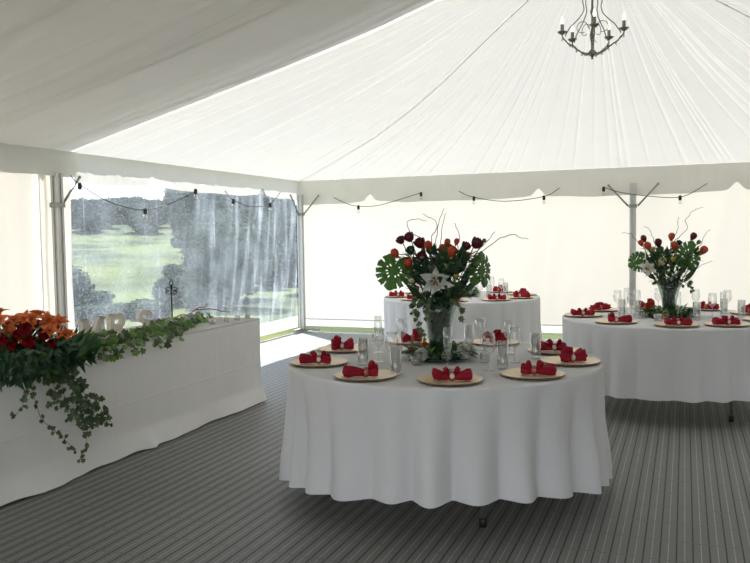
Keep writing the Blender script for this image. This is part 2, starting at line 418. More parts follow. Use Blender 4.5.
# ------------------------------------------------------------------ tent poles
def pole(loc, label, dirs, lab=True):
    o = empty('tent_pole', (loc[0], loc[1], 0)); tag(o, label, 'tent pole', 'aluminium tent poles along the walls')
    b = MB(); w = .040
    prof = [(-w, -w), (-w*.35, -w), (-w*.35, -w*.7), (w*.35, -w*.7), (w*.35, -w), (w, -w), (w, -w*.35), (w*.7, -w*.35), (w*.7, w*.35), (w, w*.35), (w, w), (w*.35, w), (w*.35, w*.7), (-w*.35, w*.7), (-w*.35, w), (-w, w), (-w, w*.35), (-w*.7, w*.35), (-w*.7, -w*.35), (-w, -w*.35)]
    n_ = len(prof); vs = [(x, y, z) for z in (.012, 2.12) for x, y in prof]
    b.add(vs, [(i, (i+1) % n_, n_+(i+1) % n_, n_+i) for i in range(n_)]+[tuple(range(n_, 2*n_))])
    b.build('upright', M_ALU, o, smooth=False)
    b = MB(); b.box((0, 0, .006), (.24, .24, .012)); b.box((0, 0, .03), (.13, .13, .04)); b.build('base_plate', M_STEEL, o, smooth=False)
    b = MB(); b.box((0, 0, 1.82), (.100, .100, .045)); b.build('brace_collar', M_STEEL, o, smooth=False)
    for d in dirs:
        b = MB(); st = Vector((d[0]*.06, d[1]*.06, 1.82)); en = Vector((d[0]*.31, d[1]*.31, 2.10))
        b.tube([st, en], .012, 8); br = b.build('brace', M_STEEL, o)
        b = MB(); b.ball(en, .018, 8, 5); b.build('brace_bolt', M_STEEL, br)
    for d in dirs:
        b = MB(); b.box((d[0]*.17, d[1]*.17, .05), (.05+abs(d[0])*.18, .05+abs(d[1])*.18, .03)); b.build('wall_rail_foot', M_STEEL, o, smooth=False)
    return o
pole((.115, -.13), 'aluminium corner pole between the clear window and the back wall', [(1, 0), (0, -1)])
pole((5.0, -.15), 'aluminium pole in the middle of the back wall behind the right-hand table', [(1, 0), (-1, 0)])
pole((.09, -5.24), 'aluminium pole at the left edge of the clear window, behind the head table', [(0, 1)])

# ------------------------------------------------------------------ bushes and trees outside
def blob_tree(name, label, cat, group, H, R, trunk, seed, nl=2600, ls=.16):
    r = random.Random(seed); o = empty(name, (0, 0, 0)); tag(o, label, cat, group)
    lobes = []
    for _ in range(12):
        an, ra = r.uniform(0, 6.28), R*.52*math.sqrt(r.random()); lobes.append((Vector((ra*cos(an), ra*sin(an), H*r.uniform(.10, .80))), R*r.uniform(.34, .46)))
    lobes.append((Vector((0, 0, H*.45)), R*.7))
    b = MB()
    for c_, q in lobes:
        b.grid(lambda u, v: tuple(c_ + Vector((cos(2*PI*u)*sin(PI*max(.01, min(.99, v))), sin(2*PI*u)*sin(PI*max(.01, min(.99, v))), -cos(PI*v)))*q*(.86+.3*nz(u*9, v*9, q*7))), 14, 9, True)
    for _ in range(nl):
        c_, q = r.choice(lobes); d = Vector((r.gauss(0, 1), r.gauss(0, 1), r.gauss(.2, 1))).normalized()
        pt = c_ + d*q*r.uniform(.85, 1.12); a = Vector((r.gauss(0, 1), r.gauss(0, 1), r.gauss(0, 1))).cross(d).normalized()*ls*r.uniform(.6, 1.4)
        e_ = (d*.5+Vector((r.gauss(0, .5), r.gauss(0, .5), r.gauss(0, .5)))).normalized()*ls
        b.add([pt-a*.5, pt+e_*.6, pt+a*.5, pt-e_*.6], [(0, 1, 2, 3)])
    b.build('foliage', M_BUSH, o, smooth=False)
    b = MB(); b.tube([(0, 0, -.2), (.03, 0, H*.2), (0, .04, H*.5)], [trunk, trunk*.8, trunk*.5], 8); b.build('trunk', M_BARK, o)
    return o
def polar(d, az): a = math.radians(az); return 5.643-d*sin(a), -11.297+d*cos(a)
TG, BG = 'trees along the hilltop beyond the clear window', 'bushes growing beyond the clear window'
LT, LB = 'dark rounded tree on the hilltop seen through the clear window', 'dense dark bush beyond the clear window, below the hilltop trees'
p1 = blob_tree('hilltop_tree', LT, 'tree', TG, 4.2, 1.9, .16, 1)
p2 = blob_tree('bush', LB, 'bush', BG, 2.5, 1.15, .07, 2, 2200, .13)
r = random.Random(5)
def place(proto, d, az, sc, sz, label, group):
    o = proto if proto.name not in placed else copy_tree(proto)
    placed.add(proto.name)
    X_, Y_ = polar(d, az); o.location = (X_, Y_, land(X_, Y_)-.1); o.rotation_euler[2] = r.uniform(0, 6); o.scale = (sc, sc, sz)
    o['label'] = label; o['group'] = group
placed = set()
for row, (d0, a0) in enumerate(((57.5, 22.9), (62, 22), (66.5, 23.8))):
    az = a0
    while az < 47:
        place(p1, d0+r.uniform(-.6, .6), az, r.uniform(.85, 1.0), (r.uniform(.50, .62) if az > 36 else r.uniform(.72, .85))*(1.0+.05*row), LT, TG); az += 3.6
spots = []
for _ in range(4000):
    d = math.sqrt(r.uniform(17.2**2, 46**2)); az = r.uniform(22.5, 35.6-math.degrees(1.15/d))
    P_ = Vector(polar(d, az))
    if all((P_-q).length > 2.45 for q in spots):
        spots.append(P_); X_, Y_ = P_
        top = 1.42+.044*d+r.uniform(-.25, .06)*d/25
        place(p2, d, az, r.uniform(.88, 1.0), (top-land(X_, Y_)+.1)/2.35, LB, BG)
small = []
for _ in range(3000):
    d = r.uniform(16.6, 25); az = r.uniform(24.5, 35.4); P_ = Vector(polar(d, az))
    if all((P_-q).length > 1.72 for q in spots) and all((P_-q).length > 1.1 for q in small):
        small.append(P_); place(p2, d, az, r.uniform(.42, .5), r.uniform(.32, .55), 'smaller dark bush filling a gap among the bushes beyond the clear window', 'small bushes beyond the clear window')
for d, az, sc, sz in ((17.2, 43.2, .8, .55), (20.5, 44.5, .9, .62), (15.5, 41.3, .5, .20), (16.4, 39.2, .55, .18), (15.9, 37.1, .55, .22), (18.3, 41.0, .6, .25)):
    place(p2, d, az, sc, sz, 'low dark bush at the foot of the green meadow beyond the clear window', 'low bushes at the foot of the meadow')

# ------------------------------------------------------------------ cloths and tables
def frame(d, hint=(0, 0, 1)):
    z = Vector(d).normalized(); h = Vector(hint)
    x = h.cross(z)
    if x.length < 1e-4: x = Vector((1, 0, 0)).cross(z)
    if x.length < 1e-4: x = Vector((0, 1, 0)).cross(z)
    x.normalize(); y = z.cross(x)
    return Matrix((x, y, z)).transposed().to_4x4()
def round_cloth(R, ztop, hem, seed, nfold, amp, flare=.022):
    r = random.Random(seed); ph = r.uniform(0, 6)
    def fold(th):
        q = nfold*th + ph + 4.2*nz(cos(th)*1.5, sin(th)*1.5, seed)
        c_ = cos(q); a_ = .6+.5*nz(cos(th)*2+4, sin(th)*2, seed)*1.6
        return a_*(.5+.5*c_)**.62 - .42
    mb = MB(); N = 480
    rows = [(0, 0), (1, 0), (2, 0), (3, 0)]
    def fn(u, v):
        th = 2*PI*u
        k = v*26
        if k <= 3:      # rolled edge
            a = k/3*PI/2; rr_ = R-.016+.016*sin(a); z = ztop-.016+.016*cos(a); t = 0
            return (rr_*cos(th), rr_*sin(th), z)
        t = (k-3)/23; f = fold(th)
        hz_ = hem(th)
        rr_ = R + flare*t*(.4+.6*t) + amp*f*min(1, .06+t*1.2)**1.0 - .012*(1-abs(2*t-1))
        rr_ += .004*nz(th*9, t*2.5, seed)
        z = ztop-.016 - t*(ztop-.016-hz_) - .012*max(0, f)*t
        return (rr_*cos(th), rr_*sin(th), z)
    mb.grid(fn, N, 26, True)
    # flat top with faint ripples
    o = len(mb.v)
    mb.grid(lambda u, v: ((R-.016)*v*cos(2*PI*u), (R-.016)*v*sin(2*PI*u), ztop), N//4, 8, True)
    return mb
def round_table(loc, R, seed, hem, nfold, amp, lab_t, lab_c, leg_ang):
    t = empty('round_table', (loc[0], loc[1], 0)); tag(t, lab_t, 'table', 'round banquet tables')
    b = MB(); b.lathe([(.001, .715), (R-.03, .715), (R-.022, .722), (R-.022, .738), (R-.03, .744), (.001, .744)], seg=64); b.build('tabletop', M_WOOD, t)
    for k in range(4):
        a = leg_ang+k*PI/2; b = MB(); c_ = (.72*cos(a), .72*sin(a))
        b.tube([(c_[0], c_[1], .03), (c_[0]*.97, c_[1]*.97, .715)], .014, 8); lg = b.build('leg', M_STEEL, t)
        b = MB(); b.lathe([(.0205, 0), (.0205, .04), (.015, .045)], (c_[0], c_[1], 0), 12, cap=True); b.build('foot_cap', M_BLACK, lg)
    cl = round_cloth(R, .754, hem, seed, nfold, amp).build('tablecloth', M_CLOTH)
    cl.location = (loc[0], loc[1], 0); tag(cl, lab_c, 'tablecloth', 'white round tablecloths'); return t
NEAR, FAR, RIGHT = (4.309, -6.740), (3.183, -2.109), (5.537, -3.966)
round_table(NEAR, .915, 11, lambda th: .150-.05*cos(2*(th-YAW)), 25, .11, 'round banquet table nearest the camera, one black foot showing under the cloth',
            'white linen cloth on the nearest round table, falling in deep folds', math.radians(-58))
round_table(FAR, .915, 23, lambda th: .12, 26, .075, 'round banquet table furthest back, close to the back wall',
            'white linen cloth on the furthest round table, against the back wall', .4)
round_table(RIGHT, .915, 35, lambda th: .195-.015*cos(2*(th-YAW)), 25, .08, 'round banquet table on the right, cut off by the frame, foot showing under its cloth',
            'white linen cloth on the right-hand round table in front of the middle pole', math.radians(-51))
# head table: trestles in a row under one long cloth
HX0, HX1, HY0, HY1 = 1.33, 2.07, -4.92, -10.42
for k in range(3):
    yc = HY0-.93-k*1.83
    t = empty('trestle_table', ((HX0+HX1)/2, yc, 0))
    tag(t, ['long trestle table under the white cloth, at the end near the window', 'long trestle table under the white cloth, second from the window end', 'long trestle table under the white cloth, furthest from the window end'][k], 'table', 'trestle tables forming the head table')
    b = MB(); b.box((0, 0, .728), (.70, 1.80, .03)); b.build('tabletop', M_WOOD, t, smooth=False)
    for sx in (-1, 1):
        for sy in (-1, 1):
            b = MB(); b.tube([(sx*.27, sy*.7, 0), (sx*.25, sy*.68, .714)], .015, 8); b.build('leg', M_STEEL, t)
per = []
def edge(a, b_, n_, nrm):
    for i in range(n_): k = i/n_; per.append((a[0]+(b_[0]-a[0])*k, a[1]+(b_[1]-a[1])*k, nrm))
rc = .025
edge((HX1, HY1+rc), (HX1, HY0-rc), 520, (1, 0))
for i in range(8): a = i/8*PI/2; per.append((HX1-rc+rc*cos(a), HY0-rc+rc*sin(a), (cos(a), sin(a))))
edge((HX1-rc, HY0), (HX0+rc, HY0), 70, (0, 1))
for i in range(8): a = PI/2+i/8*PI/2; per.append((HX0+rc+rc*cos(a), HY0-rc+rc*sin(a), (cos(a), sin(a))))
edge((HX0, HY0-rc), (HX0, HY1+rc), 200, (-1, 0))
for i in range(4): a = PI+i/4*PI/2; per.append((HX0+rc+rc*cos(a), HY1+rc+rc*sin(a), (cos(a), sin(a))))
edge((HX0+rc, HY1), (HX1-rc, HY1), 40, (0, -1))
for i in range(4): a = 1.5*PI+i/4*PI/2; per.append((HX1-rc+rc*cos(a), HY1+rc+rc*sin(a), (cos(a), sin(a))))
n_ = len(per)
def hcloth(u, v):
    x_, y_, nn = per[int(round(u*n_)) % n_]
    t = v; s_ = y_ if abs(nn[0]) > .5 else x_
    off = .012*nz(s_*1.7, t*1.2, 3)*t*2 + .022*nz(s_*.9, t, 8)*t + .008*nz(s_*6+t, t*3, 5)*t
    if t > .82: off += (t-.82)*.22*(1+1.4*nz(s_*2.3, 4)) ; off += .05*math.exp(-((s_+6.62)/.06)**2)*(t-.82)/.18
    zt = .757 - .745*t + (.012*abs(nz(s_*3, 9)) if t > .9 else 0)
    if t < .03: off -= .006*(1-t/.03)
    return (x_+nn[0]*off, y_+nn[1]*off, max(.004, zt))
mb = MB(); mb.grid(hcloth, n_, 34, True); mb.f.append(tuple(range(n_)))
hc = mb.build('tablecloth', M_CLOTH2); tag(hc, 'long white cloth over the head table, reaching the floor with ironed creases', 'tablecloth')

# ------------------------------------------------------------------ place settings
def make_charger():
    b = MB(); b.lathe([(.001, .004), (.105, .004), (.115, .006), (.158, .014), (.1645, .0155)], seg=48)
    o = b.build('charger_plate', M_GOLD)
    b = MB(); b.lathe([(.1645, .0155), (.166, .013), (.160, .009), (.118, .001), (.110, 0), (.001, 0)], seg=48)
    b.build('underside', M_CHARGER_EDGE, o)
    return o
def make_napkin(seed, la, lb, puff):
    r = random.Random(seed); b = MB()
    for sgn, L_ in ((1, la), (-1, lb)):
        ph = r.uniform(0, 6); wmax = r.uniform(.040, .054); bend = r.uniform(-.03, .03); lift = r.uniform(0, .018)
        def fn(u, v):
            a = 2*PI*u; k = math.sin(PI*min(1, v*.60+.03)); tip = 1 if v < .86 else max(.02, math.sqrt(max(0, 1-((v-.86)/.14)**2)))
            wv = (.015+(wmax-.015)*k)*tip; hv = (.015+(.022+puff*.012-.015)*k)*tip
            pl = 1+.20*cos(7*a+ph+v*3)*v+.16*nz(a*1.3, v*5, seed)+.12*nz(cos(a)*4, v*9+sin(a)*4, seed+3)
            y = wv*cos(a)*pl + bend*v*v; z = hv*sin(a)*pl
            zc = .020+.004*k + lift*v*v
            return (sgn*(.006+L_*v), y, max(.007, zc+z))
        b.grid(fn, 36, 16, True)
    # a loose ear of cloth standing up beside the ring
    for k in range(2):
        a0 = r.uniform(.7, 2.4); s_ = r.choice((-1, 1))
        d = Vector((s_*r.uniform(.3, .9), r.uniform(-.6, .6), r.uniform(.7, 1.1))).normalized(); M_ = Matrix.Translation((s_*.014, 0, .036)) @ frame(d)
        Lr = .034+.026*puff*r.uniform(.6, 1)
        def fe(u, v):
            a = 2*PI*u; k_ = .006+.022*math.sin(PI*min(1, v*.7+.02))*(1 if v < .9 else max(.05, 1-(v-.9)*9))
            return tuple(M_ @ Vector((k_*cos(a)*(1+.25*cos(4*a+v*4)), .45*k_*sin(a)*(1+.3*nz(a*2, v*4, seed)), Lr*v)))
        b.grid(fe, 24, 10, True)
    o = b.build('napkin', M_NAPKIN)
    b = MB(); pts = [(.0, .0215*cos(a), .025+.0215*sin(a)) for a in [2*PI*i/20 for i in range(21)]]
    b.grid(lambda u, v: (-.012+.024*v, (.0225+.002*sin(PI*v))*cos(2*PI*u), .025+(.0225+.002*sin(PI*v))*sin(2*PI*u)), 24, 6, True)
    rg = b.build('napkin_ring', M_RING, o)
    b = MB()
    for k in range(7): a = 2*PI*k/7; b.ball((.009*cos(a), -.024, .027+.010*sin(a)), .0048, 8, 5)
    b.ball((0, -.027, .027), .0075, 10, 6); b.build('jewel', M_JEWEL, rg)
    return o
def make_wine():
    b = MB(); b.lathe([(.001, .001), (.033, .001), (.034, .003), (.012, .007), (.0045, .014), (.0038, .05), (.0042, .082), (.012, .092), (.026, .106), (.0355, .128), (.0365, .150), (.033, .178), (.0295, .203), (.0287, .203)], seg=24)
    return b.build('wine_glass', M_GLASS)
def make_flute():
    b = MB(); b.lathe([(.001, .001), (.031, .001), (.031, .003), (.010, .007), (.004, .014), (.0036, .05), (.0045, .075), (.010, .088), (.019, .112), (.0245, .145), (.0250, .175), (.0225, .232), (.0218, .232)], seg=22)
    return b.build('champagne_flute', M_GLASS)
def make_tumbler():
    b = MB(); b.lathe([(.001, .001), (.027, .001), (.029, .004), (.0295, .02), (.031, .15), (.0300, .15), (.028, .02), (.001, .014)], seg=24)
    return b.build('tumbler', M_GLASS)
def make_tea():
    b = MB(); b.lathe([(.001, .001), (.024, .001), (.026, .004), (.031, .055), (.0296, .055), (.025, .012), (.001, .010)], seg=20)
    o = b.build('tealight_glass', M_GLASS)
    b = MB(); b.lathe([(.019, .012), (.019, .028), (.001, .028)], seg=16); b.build('tealight_candle', M_JEWEL, o); return o
PROTO = {'charger': make_charger(), 'wine': make_wine(), 'flute': make_flute(), 'tumbler': make_tumbler(), 'tea': make_tea()}
NAP = [make_napkin(1, .105, .10, .15), make_napkin(2, .07, .115, .5), make_napkin(3, .075, .070, 1.2), make_napkin(4, .125, .06, .7)]
used = set()
def inst(o):
    if o.name in used: return copy_tree(o)
    used.add(o.name); return o
r = random.Random(21)
TT = .7545
def setting(C_, ang, where, table, nap, rot=None):
    a = math.radians(ang); X_, Y_ = C_[0]+.735*cos(a), C_[1]+.735*sin(a)
    o = inst(PROTO['charger']); o.location = (X_, Y_, TT); o.rotation_euler = (0, 0, r.uniform(0, 6))
    tag(o, f'gold charger plate {where} of the {table}', 'plate', f'charger plates on the {table}')
    o = inst(NAP[nap]); o.location = (X_+.01*cos(a+1), Y_+.01*sin(a+1), TT+.0035)
    o.rotation_euler = (0, 0, (a+PI/2 if rot is None else math.radians(rot))+r.uniform(-.15, .15))
    o.scale = (.95, .98, 1.05)
    tag(o, f'crimson ringed napkin {where} of the {table}', 'napkin', f'napkins on the {table}')
TN, TR, TF = 'nearest round table', 'right-hand round table', 'furthest round table'
for ang, where, nap, rot in ((167, 'at the back left', 2, 30), (-149, 'at the far left', 1, 25), (-107, 'at the front left', 3, 200), (-71, 'at the very front', 0, 20), (-35, 'at the front right', 1, 190),
                             (4, 'at the far right', 2, 40), (37, 'at the back right', 1, 10), (78, 'at the back, right of the vase', 2, None), (122, 'at the back, left of the vase', 2, None)):
    setting(NEAR, ang, where, TN, nap, rot)
for ang, where, nap, rot in ((-169, 'at the far left', 0, 20), (148, 'at the back left', 1, None), (-124, 'at the front left', 3, 15), (-86, 'at the front below the vase', 0, 20), (-56, 'at the front right', 1, 20),
                             (-15, 'at the far right', 0, None), (29, 'at the back right', 2, None), (66, 'at the back, right of the vase', 1, None), (107, 'at the back, behind the vase', 2, None)):
    setting(RIGHT, ang, where, TR, nap, rot)
for ang, where, nap, rot in ((-161, 'at the far left', 1, 20), (-119, 'at the front left', 0, 20), (-82, 'at the front centre', 1, None), (-44, 'at the front right', 0, 15), (-14, 'at the far right', 3, 20),
                             (24, 'at the back right', 1, None), (65, 'at the back, next to the wall', 2, None), (107, 'at the back, left of its flowers', 1, None), (152, 'at the back left', 2, None)):
    setting(FAR, ang, where, TF, nap, rot)
KN = {'wine': ('wine glass', 'wine glass'), 'flute': ('tall champagne flute', 'champagne flute'), 'tumbler': ('straight clear tumbler', 'tumbler'), 'tea': ('small glass tealight holder', 'candle holder')}
def glass(kind, C_, dx, dy, where, table):
    o = inst(PROTO[kind]); o.location = (C_[0]+dx, C_[1]+dy, TT); o.rotation_euler = (0, 0, r.uniform(0, 6))
    tag(o, f'{KN[kind][0]} {where}', KN[kind][1], f'glassware on the {table}')
for kind, dx, dy, where in (
    ('tumbler', -.375, -.34, 'between the far-left and front-left plates of the nearest table'), ('wine', -.325, -.22, 'just right of the leftmost tumbler on the nearest table'),
    ('tumbler', -.09, -.582, 'behind the right side of the front-left plate, nearest table'), ('wine', -.349, .261, 'left of the vase and behind it on the nearest table'),
    ('flute', .131, -.355, 'in front of the vase on the nearest table'), ('wine', .352, -.325, 'behind the front-right plate, left of a tumbler, nearest table'),
    ('tumbler', .41, -.241, 'directly behind the front-right plate of the nearest table'), ('wine', .431, -.02, 'behind the tumbler at the front-right plate, the rightmost wine glass there'),
    ('wine', .335, .30, 'at the back right of the nearest table, nearest to the back-right plate'), ('wine', .13, .40, 'standing alone just right of the vase at the back, nearest table'),
    ('tumbler', .52, .152, 'between the far-right and back-right plates of the nearest table'), ('tea', .26, -.031, 'right of the flower ring on the nearest table'),
    ('tumbler', .03, .50, 'behind the vase at the back of the nearest table'), ('flute', -.46, .13, 'behind the far-left plate of the nearest table'),
    ('wine', -.17, -.42, 'behind the front-left plate, beside a tumbler, on the nearest table'), ('tea', -.085, -.255, 'in front of the flower ring, left of the flute, nearest table')):
    glass(kind, NEAR, dx, dy, where, TN)
for kind, dx, dy, where in (
    ('wine', -.46, .22, 'at the left of the right-hand table, behind the far-left plate'), ('wine', -.30, .33, 'at the back left of the right-hand table'),
    ('tumbler', -.40, -.10, 'between the two left plates of the right-hand table'), ('tumbler', -.27, -.17, 'behind the front-left plate of the right-hand table, nearer the flowers'),
    ('wine', -.33, .04, 'left of the flowers on the right-hand table'), ('flute', .056, -.30, 'in front of the vase on the right-hand table'),
    ('tumbler', .20, -.25, 'right beside the flute on the right-hand table'), ('wine', .20, .50, 'behind the flowers, right of the vase on the right-hand table'),
    ('wine', .326, .02, 'right of the flowers on the right-hand table'), ('tumbler', .42, .13, 'between the front-right and back-right plates, right-hand table'),
    ('wine', .46, .42, 'at the back right of the right-hand table'), ('tumbler', .55, .02, 'near the right edge of the right-hand table'), ('wine', -.12, .55, 'at the back behind the vase, right-hand table'),
    ('flute', -.38, .18, 'at the left of the right-hand table, tallest glass there'), ('flute', .40, -.22, 'behind the front-right plate of the right-hand table'),
    ('tea', -.10, -.36, 'in front of the flower ring on the right-hand table')):
    glass(kind, RIGHT, dx, dy, where, TR)
for kind, dx, dy, where in (
    ('wine', .30, -.30, 'behind the front-right plate of the furthest table'), ('tumbler', .38, -.20, 'right of the front-right plate of the furthest table'),
    ('wine', .46, .10, 'at the right of the furthest table'), ('flute', .37, .02, 'near the right plates of the furthest table'), ('wine', .22, .42, 'at the back of the furthest table, right of its flowers'),
    ('tumbler', .48, .24, 'at the back right of the furthest table'), ('wine', -.30, -.34, 'at the front left of the furthest table'), ('tumbler', -.42, -.2, 'behind the far-left plate of the furthest table'),
    ('wine', -.42, .15, 'at the left of the furthest table'), ('wine', -.2, .45, 'at the back left of the furthest table')):
    glass(kind, FAR, dx, dy, where, TF)

# ------------------------------------------------------------------ flowers
def petal(mb, M_, L_, W, cup, curl, tipk=1.0, nu=4, nv=5, base=.15, point=False):
    """a petal along local z that leans along local y"""
    def fn(u, v):
        s_ = (u-.5)*2
        wv = (base+(1-base)*sin(PI*min(1, v*.62))) if not point else (base+(1-base)*sin(PI*min(1, .12+v*.50)))*(1 if v < .5 else max(.03, 1-((v-.5)/.5)**1.7))
        if not point and v > .75: wv *= max(.15, math.sqrt(max(0, 1-((v-.75)/.25)**2*tipk)))
        x_ = s_*W/2*wv
        y_ = cup*sin(PI*min(1, v*.8)) + curl*v**2.2 - (s_*s_)*W*.22*wv
        return tuple(M_ @ Vector((x_, y_, L_*v*(1-.25*abs(curl)/max(L_, 1e-6)*v))))
    mb.grid(fn, nu, nv)
def rose(c_, R, d):
    mb = MB(); F = Matrix.Translation(c_) @ frame(d)
    n = 15
    for k in range(n):
        a = k*2.4; q = (k/n); rad = R*(.08+.55*q)
        M_ = F @ Matrix.Rotation(a, 4, 'Z') @ Matrix.Translation((0, rad*.75, -R*.85)) @ Matrix.Rotation(-.06-.22*q*q, 4, 'X')
        petal(mb, M_, R*(1.75-.25*q), R*(.8+.75*q), R*.34*(1-q*.2), R*.12*q*q, base=.5)
    M_ = F; mb.lathe([(R*.05, -R*.75), (R*.35, -R*.5), (R*.42, -R*.1), (R*.2, R*.35)], seg=8, M=M_)
    return mb
def tulip(c_, R, d):
    mb = MB(); F = Matrix.Translation(c_) @ frame(d)
    for k in range(6):
        a = k*PI/3 + (0.2 if k % 2 else 0); q = .8 if k % 2 else 1
        M_ = F @ Matrix.Rotation(a, 4, 'Z') @ Matrix.Translation((0, R*.12, -R*1.1)) @ Matrix.Rotation(.0, 4, 'X')
        petal(mb, M_, R*2.2, R*1.5, R*.80*q, -R*.12, base=.4)
    return mb
def lily(c_, R, d, mat_st=True, curl=.45):
    mb = MB(); F = Matrix.Translation(c_) @ frame(d); st = MB()
    for k in range(6):
        a = k*PI/3; rv = nz(k*3.7+c_[0]*50, c_[2]*50); M_ = F @ Matrix.Rotation(a+rv*.35, 4, 'Z') @ Matrix.Rotation(-.72-.12*(k % 2)-.35*rv, 4, 'X') @ Matrix.Rotation(rv*.6, 4, 'Z')
        petal(mb, M_, R*(1.12+.25*rv), R*(.70 if k % 2 else .56), -R*.12, R*curl, point=True, nv=7, base=.25)
        M2_ = F @ Matrix.Rotation(a+.4, 4, 'Z')
        e_ = M2_ @ Vector((0, R*.22, R*.6)); st.tube([M2_ @ Vector((0, .01*R, 0)), M2_ @ Vector((0, R*.1, R*.35)), e_], R*.012, 4)
        st.ball(e_, R*.05, 6, 4, (1, 1, 1.6))
    return mb, st
def leafm(mb, b0, d, up, L_, W, bend=.2, nu=4, nv=6, ripple=0, fold=.12):
    F = frame(d, up); d = Vector(d).normalized()
    x_ = Vector((F[0][0], F[1][0], F[2][0])); y_ = Vector((F[0][1], F[1][1], F[2][1])); b0 = Vector(b0)
    def fn(u, v):
        s_ = (u-.5)*2; wv = sin(PI*(v**.8))*(1-.25*v) if v < 1 else 0
        wv = max(wv, .02)
        return tuple(b0 + d*L_*v + x_*s_*W/2*wv + y_*(-bend*L_*v*v + fold*W*abs(s_)*wv + ripple*W*sin(v*14+s_)))
    mb.grid(fn, nu, nv)
def ivyleaf(mb, c_, nrm, tip, sz):
    n = Vector(nrm).normalized(); t = Vector(tip); t = (t-n*t.dot(n))
    if t.length < 1e-4: t = n.orthogonal()
    t.normalize(); x_ = n.cross(t); c_ = Vector(c_)
    out = [(0, -.35), (.28, -.48), (.55, -.22), (.36, -.02), (.52, .30), (.22, .28), (0, .68), (-.22, .28), (-.52, .30), (-.36, -.02), (-.55, -.22), (-.28, -.48)]
    vs = [c_ + n*sz*.10] + [c_ + (x_*a+t*b)*sz + n*sz*(-.12*abs(a)) for a, b in out]
    mb.add(vs, [(0, i+1, (i+1) % 12+1) for i in range(12)])
def monstera(c_, R, nrm, tip):
    """heart shaped leaf with slits running in from the edge and holes beside the midrib"""
    n = Vector(nrm).normalized(); t = Vector(tip); t = (t-n*t.dot(n)).normalized(); x_ = n.cross(t); c_ = Vector(c_)
    NA, NR = 120, 26; mb = MB(); r_ = random.Random(int(R*1e4)); keep = []
    slits = [sg*(a+r_.uniform(-.05, .05)) for sg in (-1, 1) for a in (.42, .86, 1.28, 1.72, 2.15)]
    holes = [(sg*(a+r_.uniform(-.06, .06)), r_.uniform(.32, .46)) for sg in (-1, 1) for a in (.5, 1.0, 1.45, 1.95, 2.4)]
    def outline(a):
        a = abs(a); q = interp(a, [(0, 1.0), (.25, .93), (.7, .90), (1.3, .90), (1.9, .94), (2.4, .98), (2.75, .92), (2.98, .66), (3.15, .34)])
        return q*(1+.02*sin(a*17))
    for j in range(NR+1):
        for i in range(NA):
            a = -PI+2*PI*i/NA; q = (j/NR)*outline(a); u, v = q*sin(a), q*cos(a)
            mb.v.append(tuple(c_+(x_*u+t*v)*R+n*R*(-.20*u*u+.10*v-.12*v*v+.03*sin(a*9)*q)))
    for j in range(NR):
        for i in range(NA):
            a = -PI+2*PI*(i+.5)/NA; q = (j+.5)/NR
            if any(abs(a-s_) < .012+.035*(q-.68)/.32 + (.015 if q > .72 else 0) and q > .68 for s_ in slits): continue
            if any(((a-ha)*.5*2.0/.10)**2*.25*q*q/.04+((q-hq)/.075)**2 < .8 for ha, hq in holes): continue
            mb.f.append((j*NA+i, j*NA+(i+1) % NA, (j+1)*NA+(i+1) % NA, (j+1)*NA+i))
    return mb
def twig(mb, pts, r0, r1, seed, curl=.012):
    pts = [Vector(p) for p in pts]; out = []; m_ = 10
    for i in range(len(pts)-1):
        p0 = pts[max(i-1, 0)]; p1_ = pts[i]; p2_ = pts[i+1]; p3 = pts[min(i+2, len(pts)-1)]
        for k in range(m_):
            t = k/m_; q = .5*((2*p1_)+(p2_-p0)*t+(2*p0-5*p1_+4*p2_-p3)*t*t+(-p0+3*p1_-3*p2_+p3)*t**3)
            j = (i+t)*1.9; q = q+Vector((nz(j, seed), nz(j, seed+5), nz(j, seed+9)))*curl
            out.append(q)
    out.append(pts[-1]); n = len(out)
    mb.tube(out, [r0+(r1-r0)*i/(n-1) for i in range(n)], 5)
def vase_prof(h, rb, rt):
    return [(.001, .004), (rb*.98, .004), (rb, .010), (rb*.97, .03), (rb*1.02, h*.3), (rb*1.15, h*.5), (rb*1.15+(rt-rb*1.15)*.35, h*.75), (rt, h), (rt-.004, h), (rb*1.1+(rt-rb*1.15)*.35, h*.75), (rb*1.10, h*.5), (rb*.95, h*.3), (rb*.9, .03), (.001, .02)]
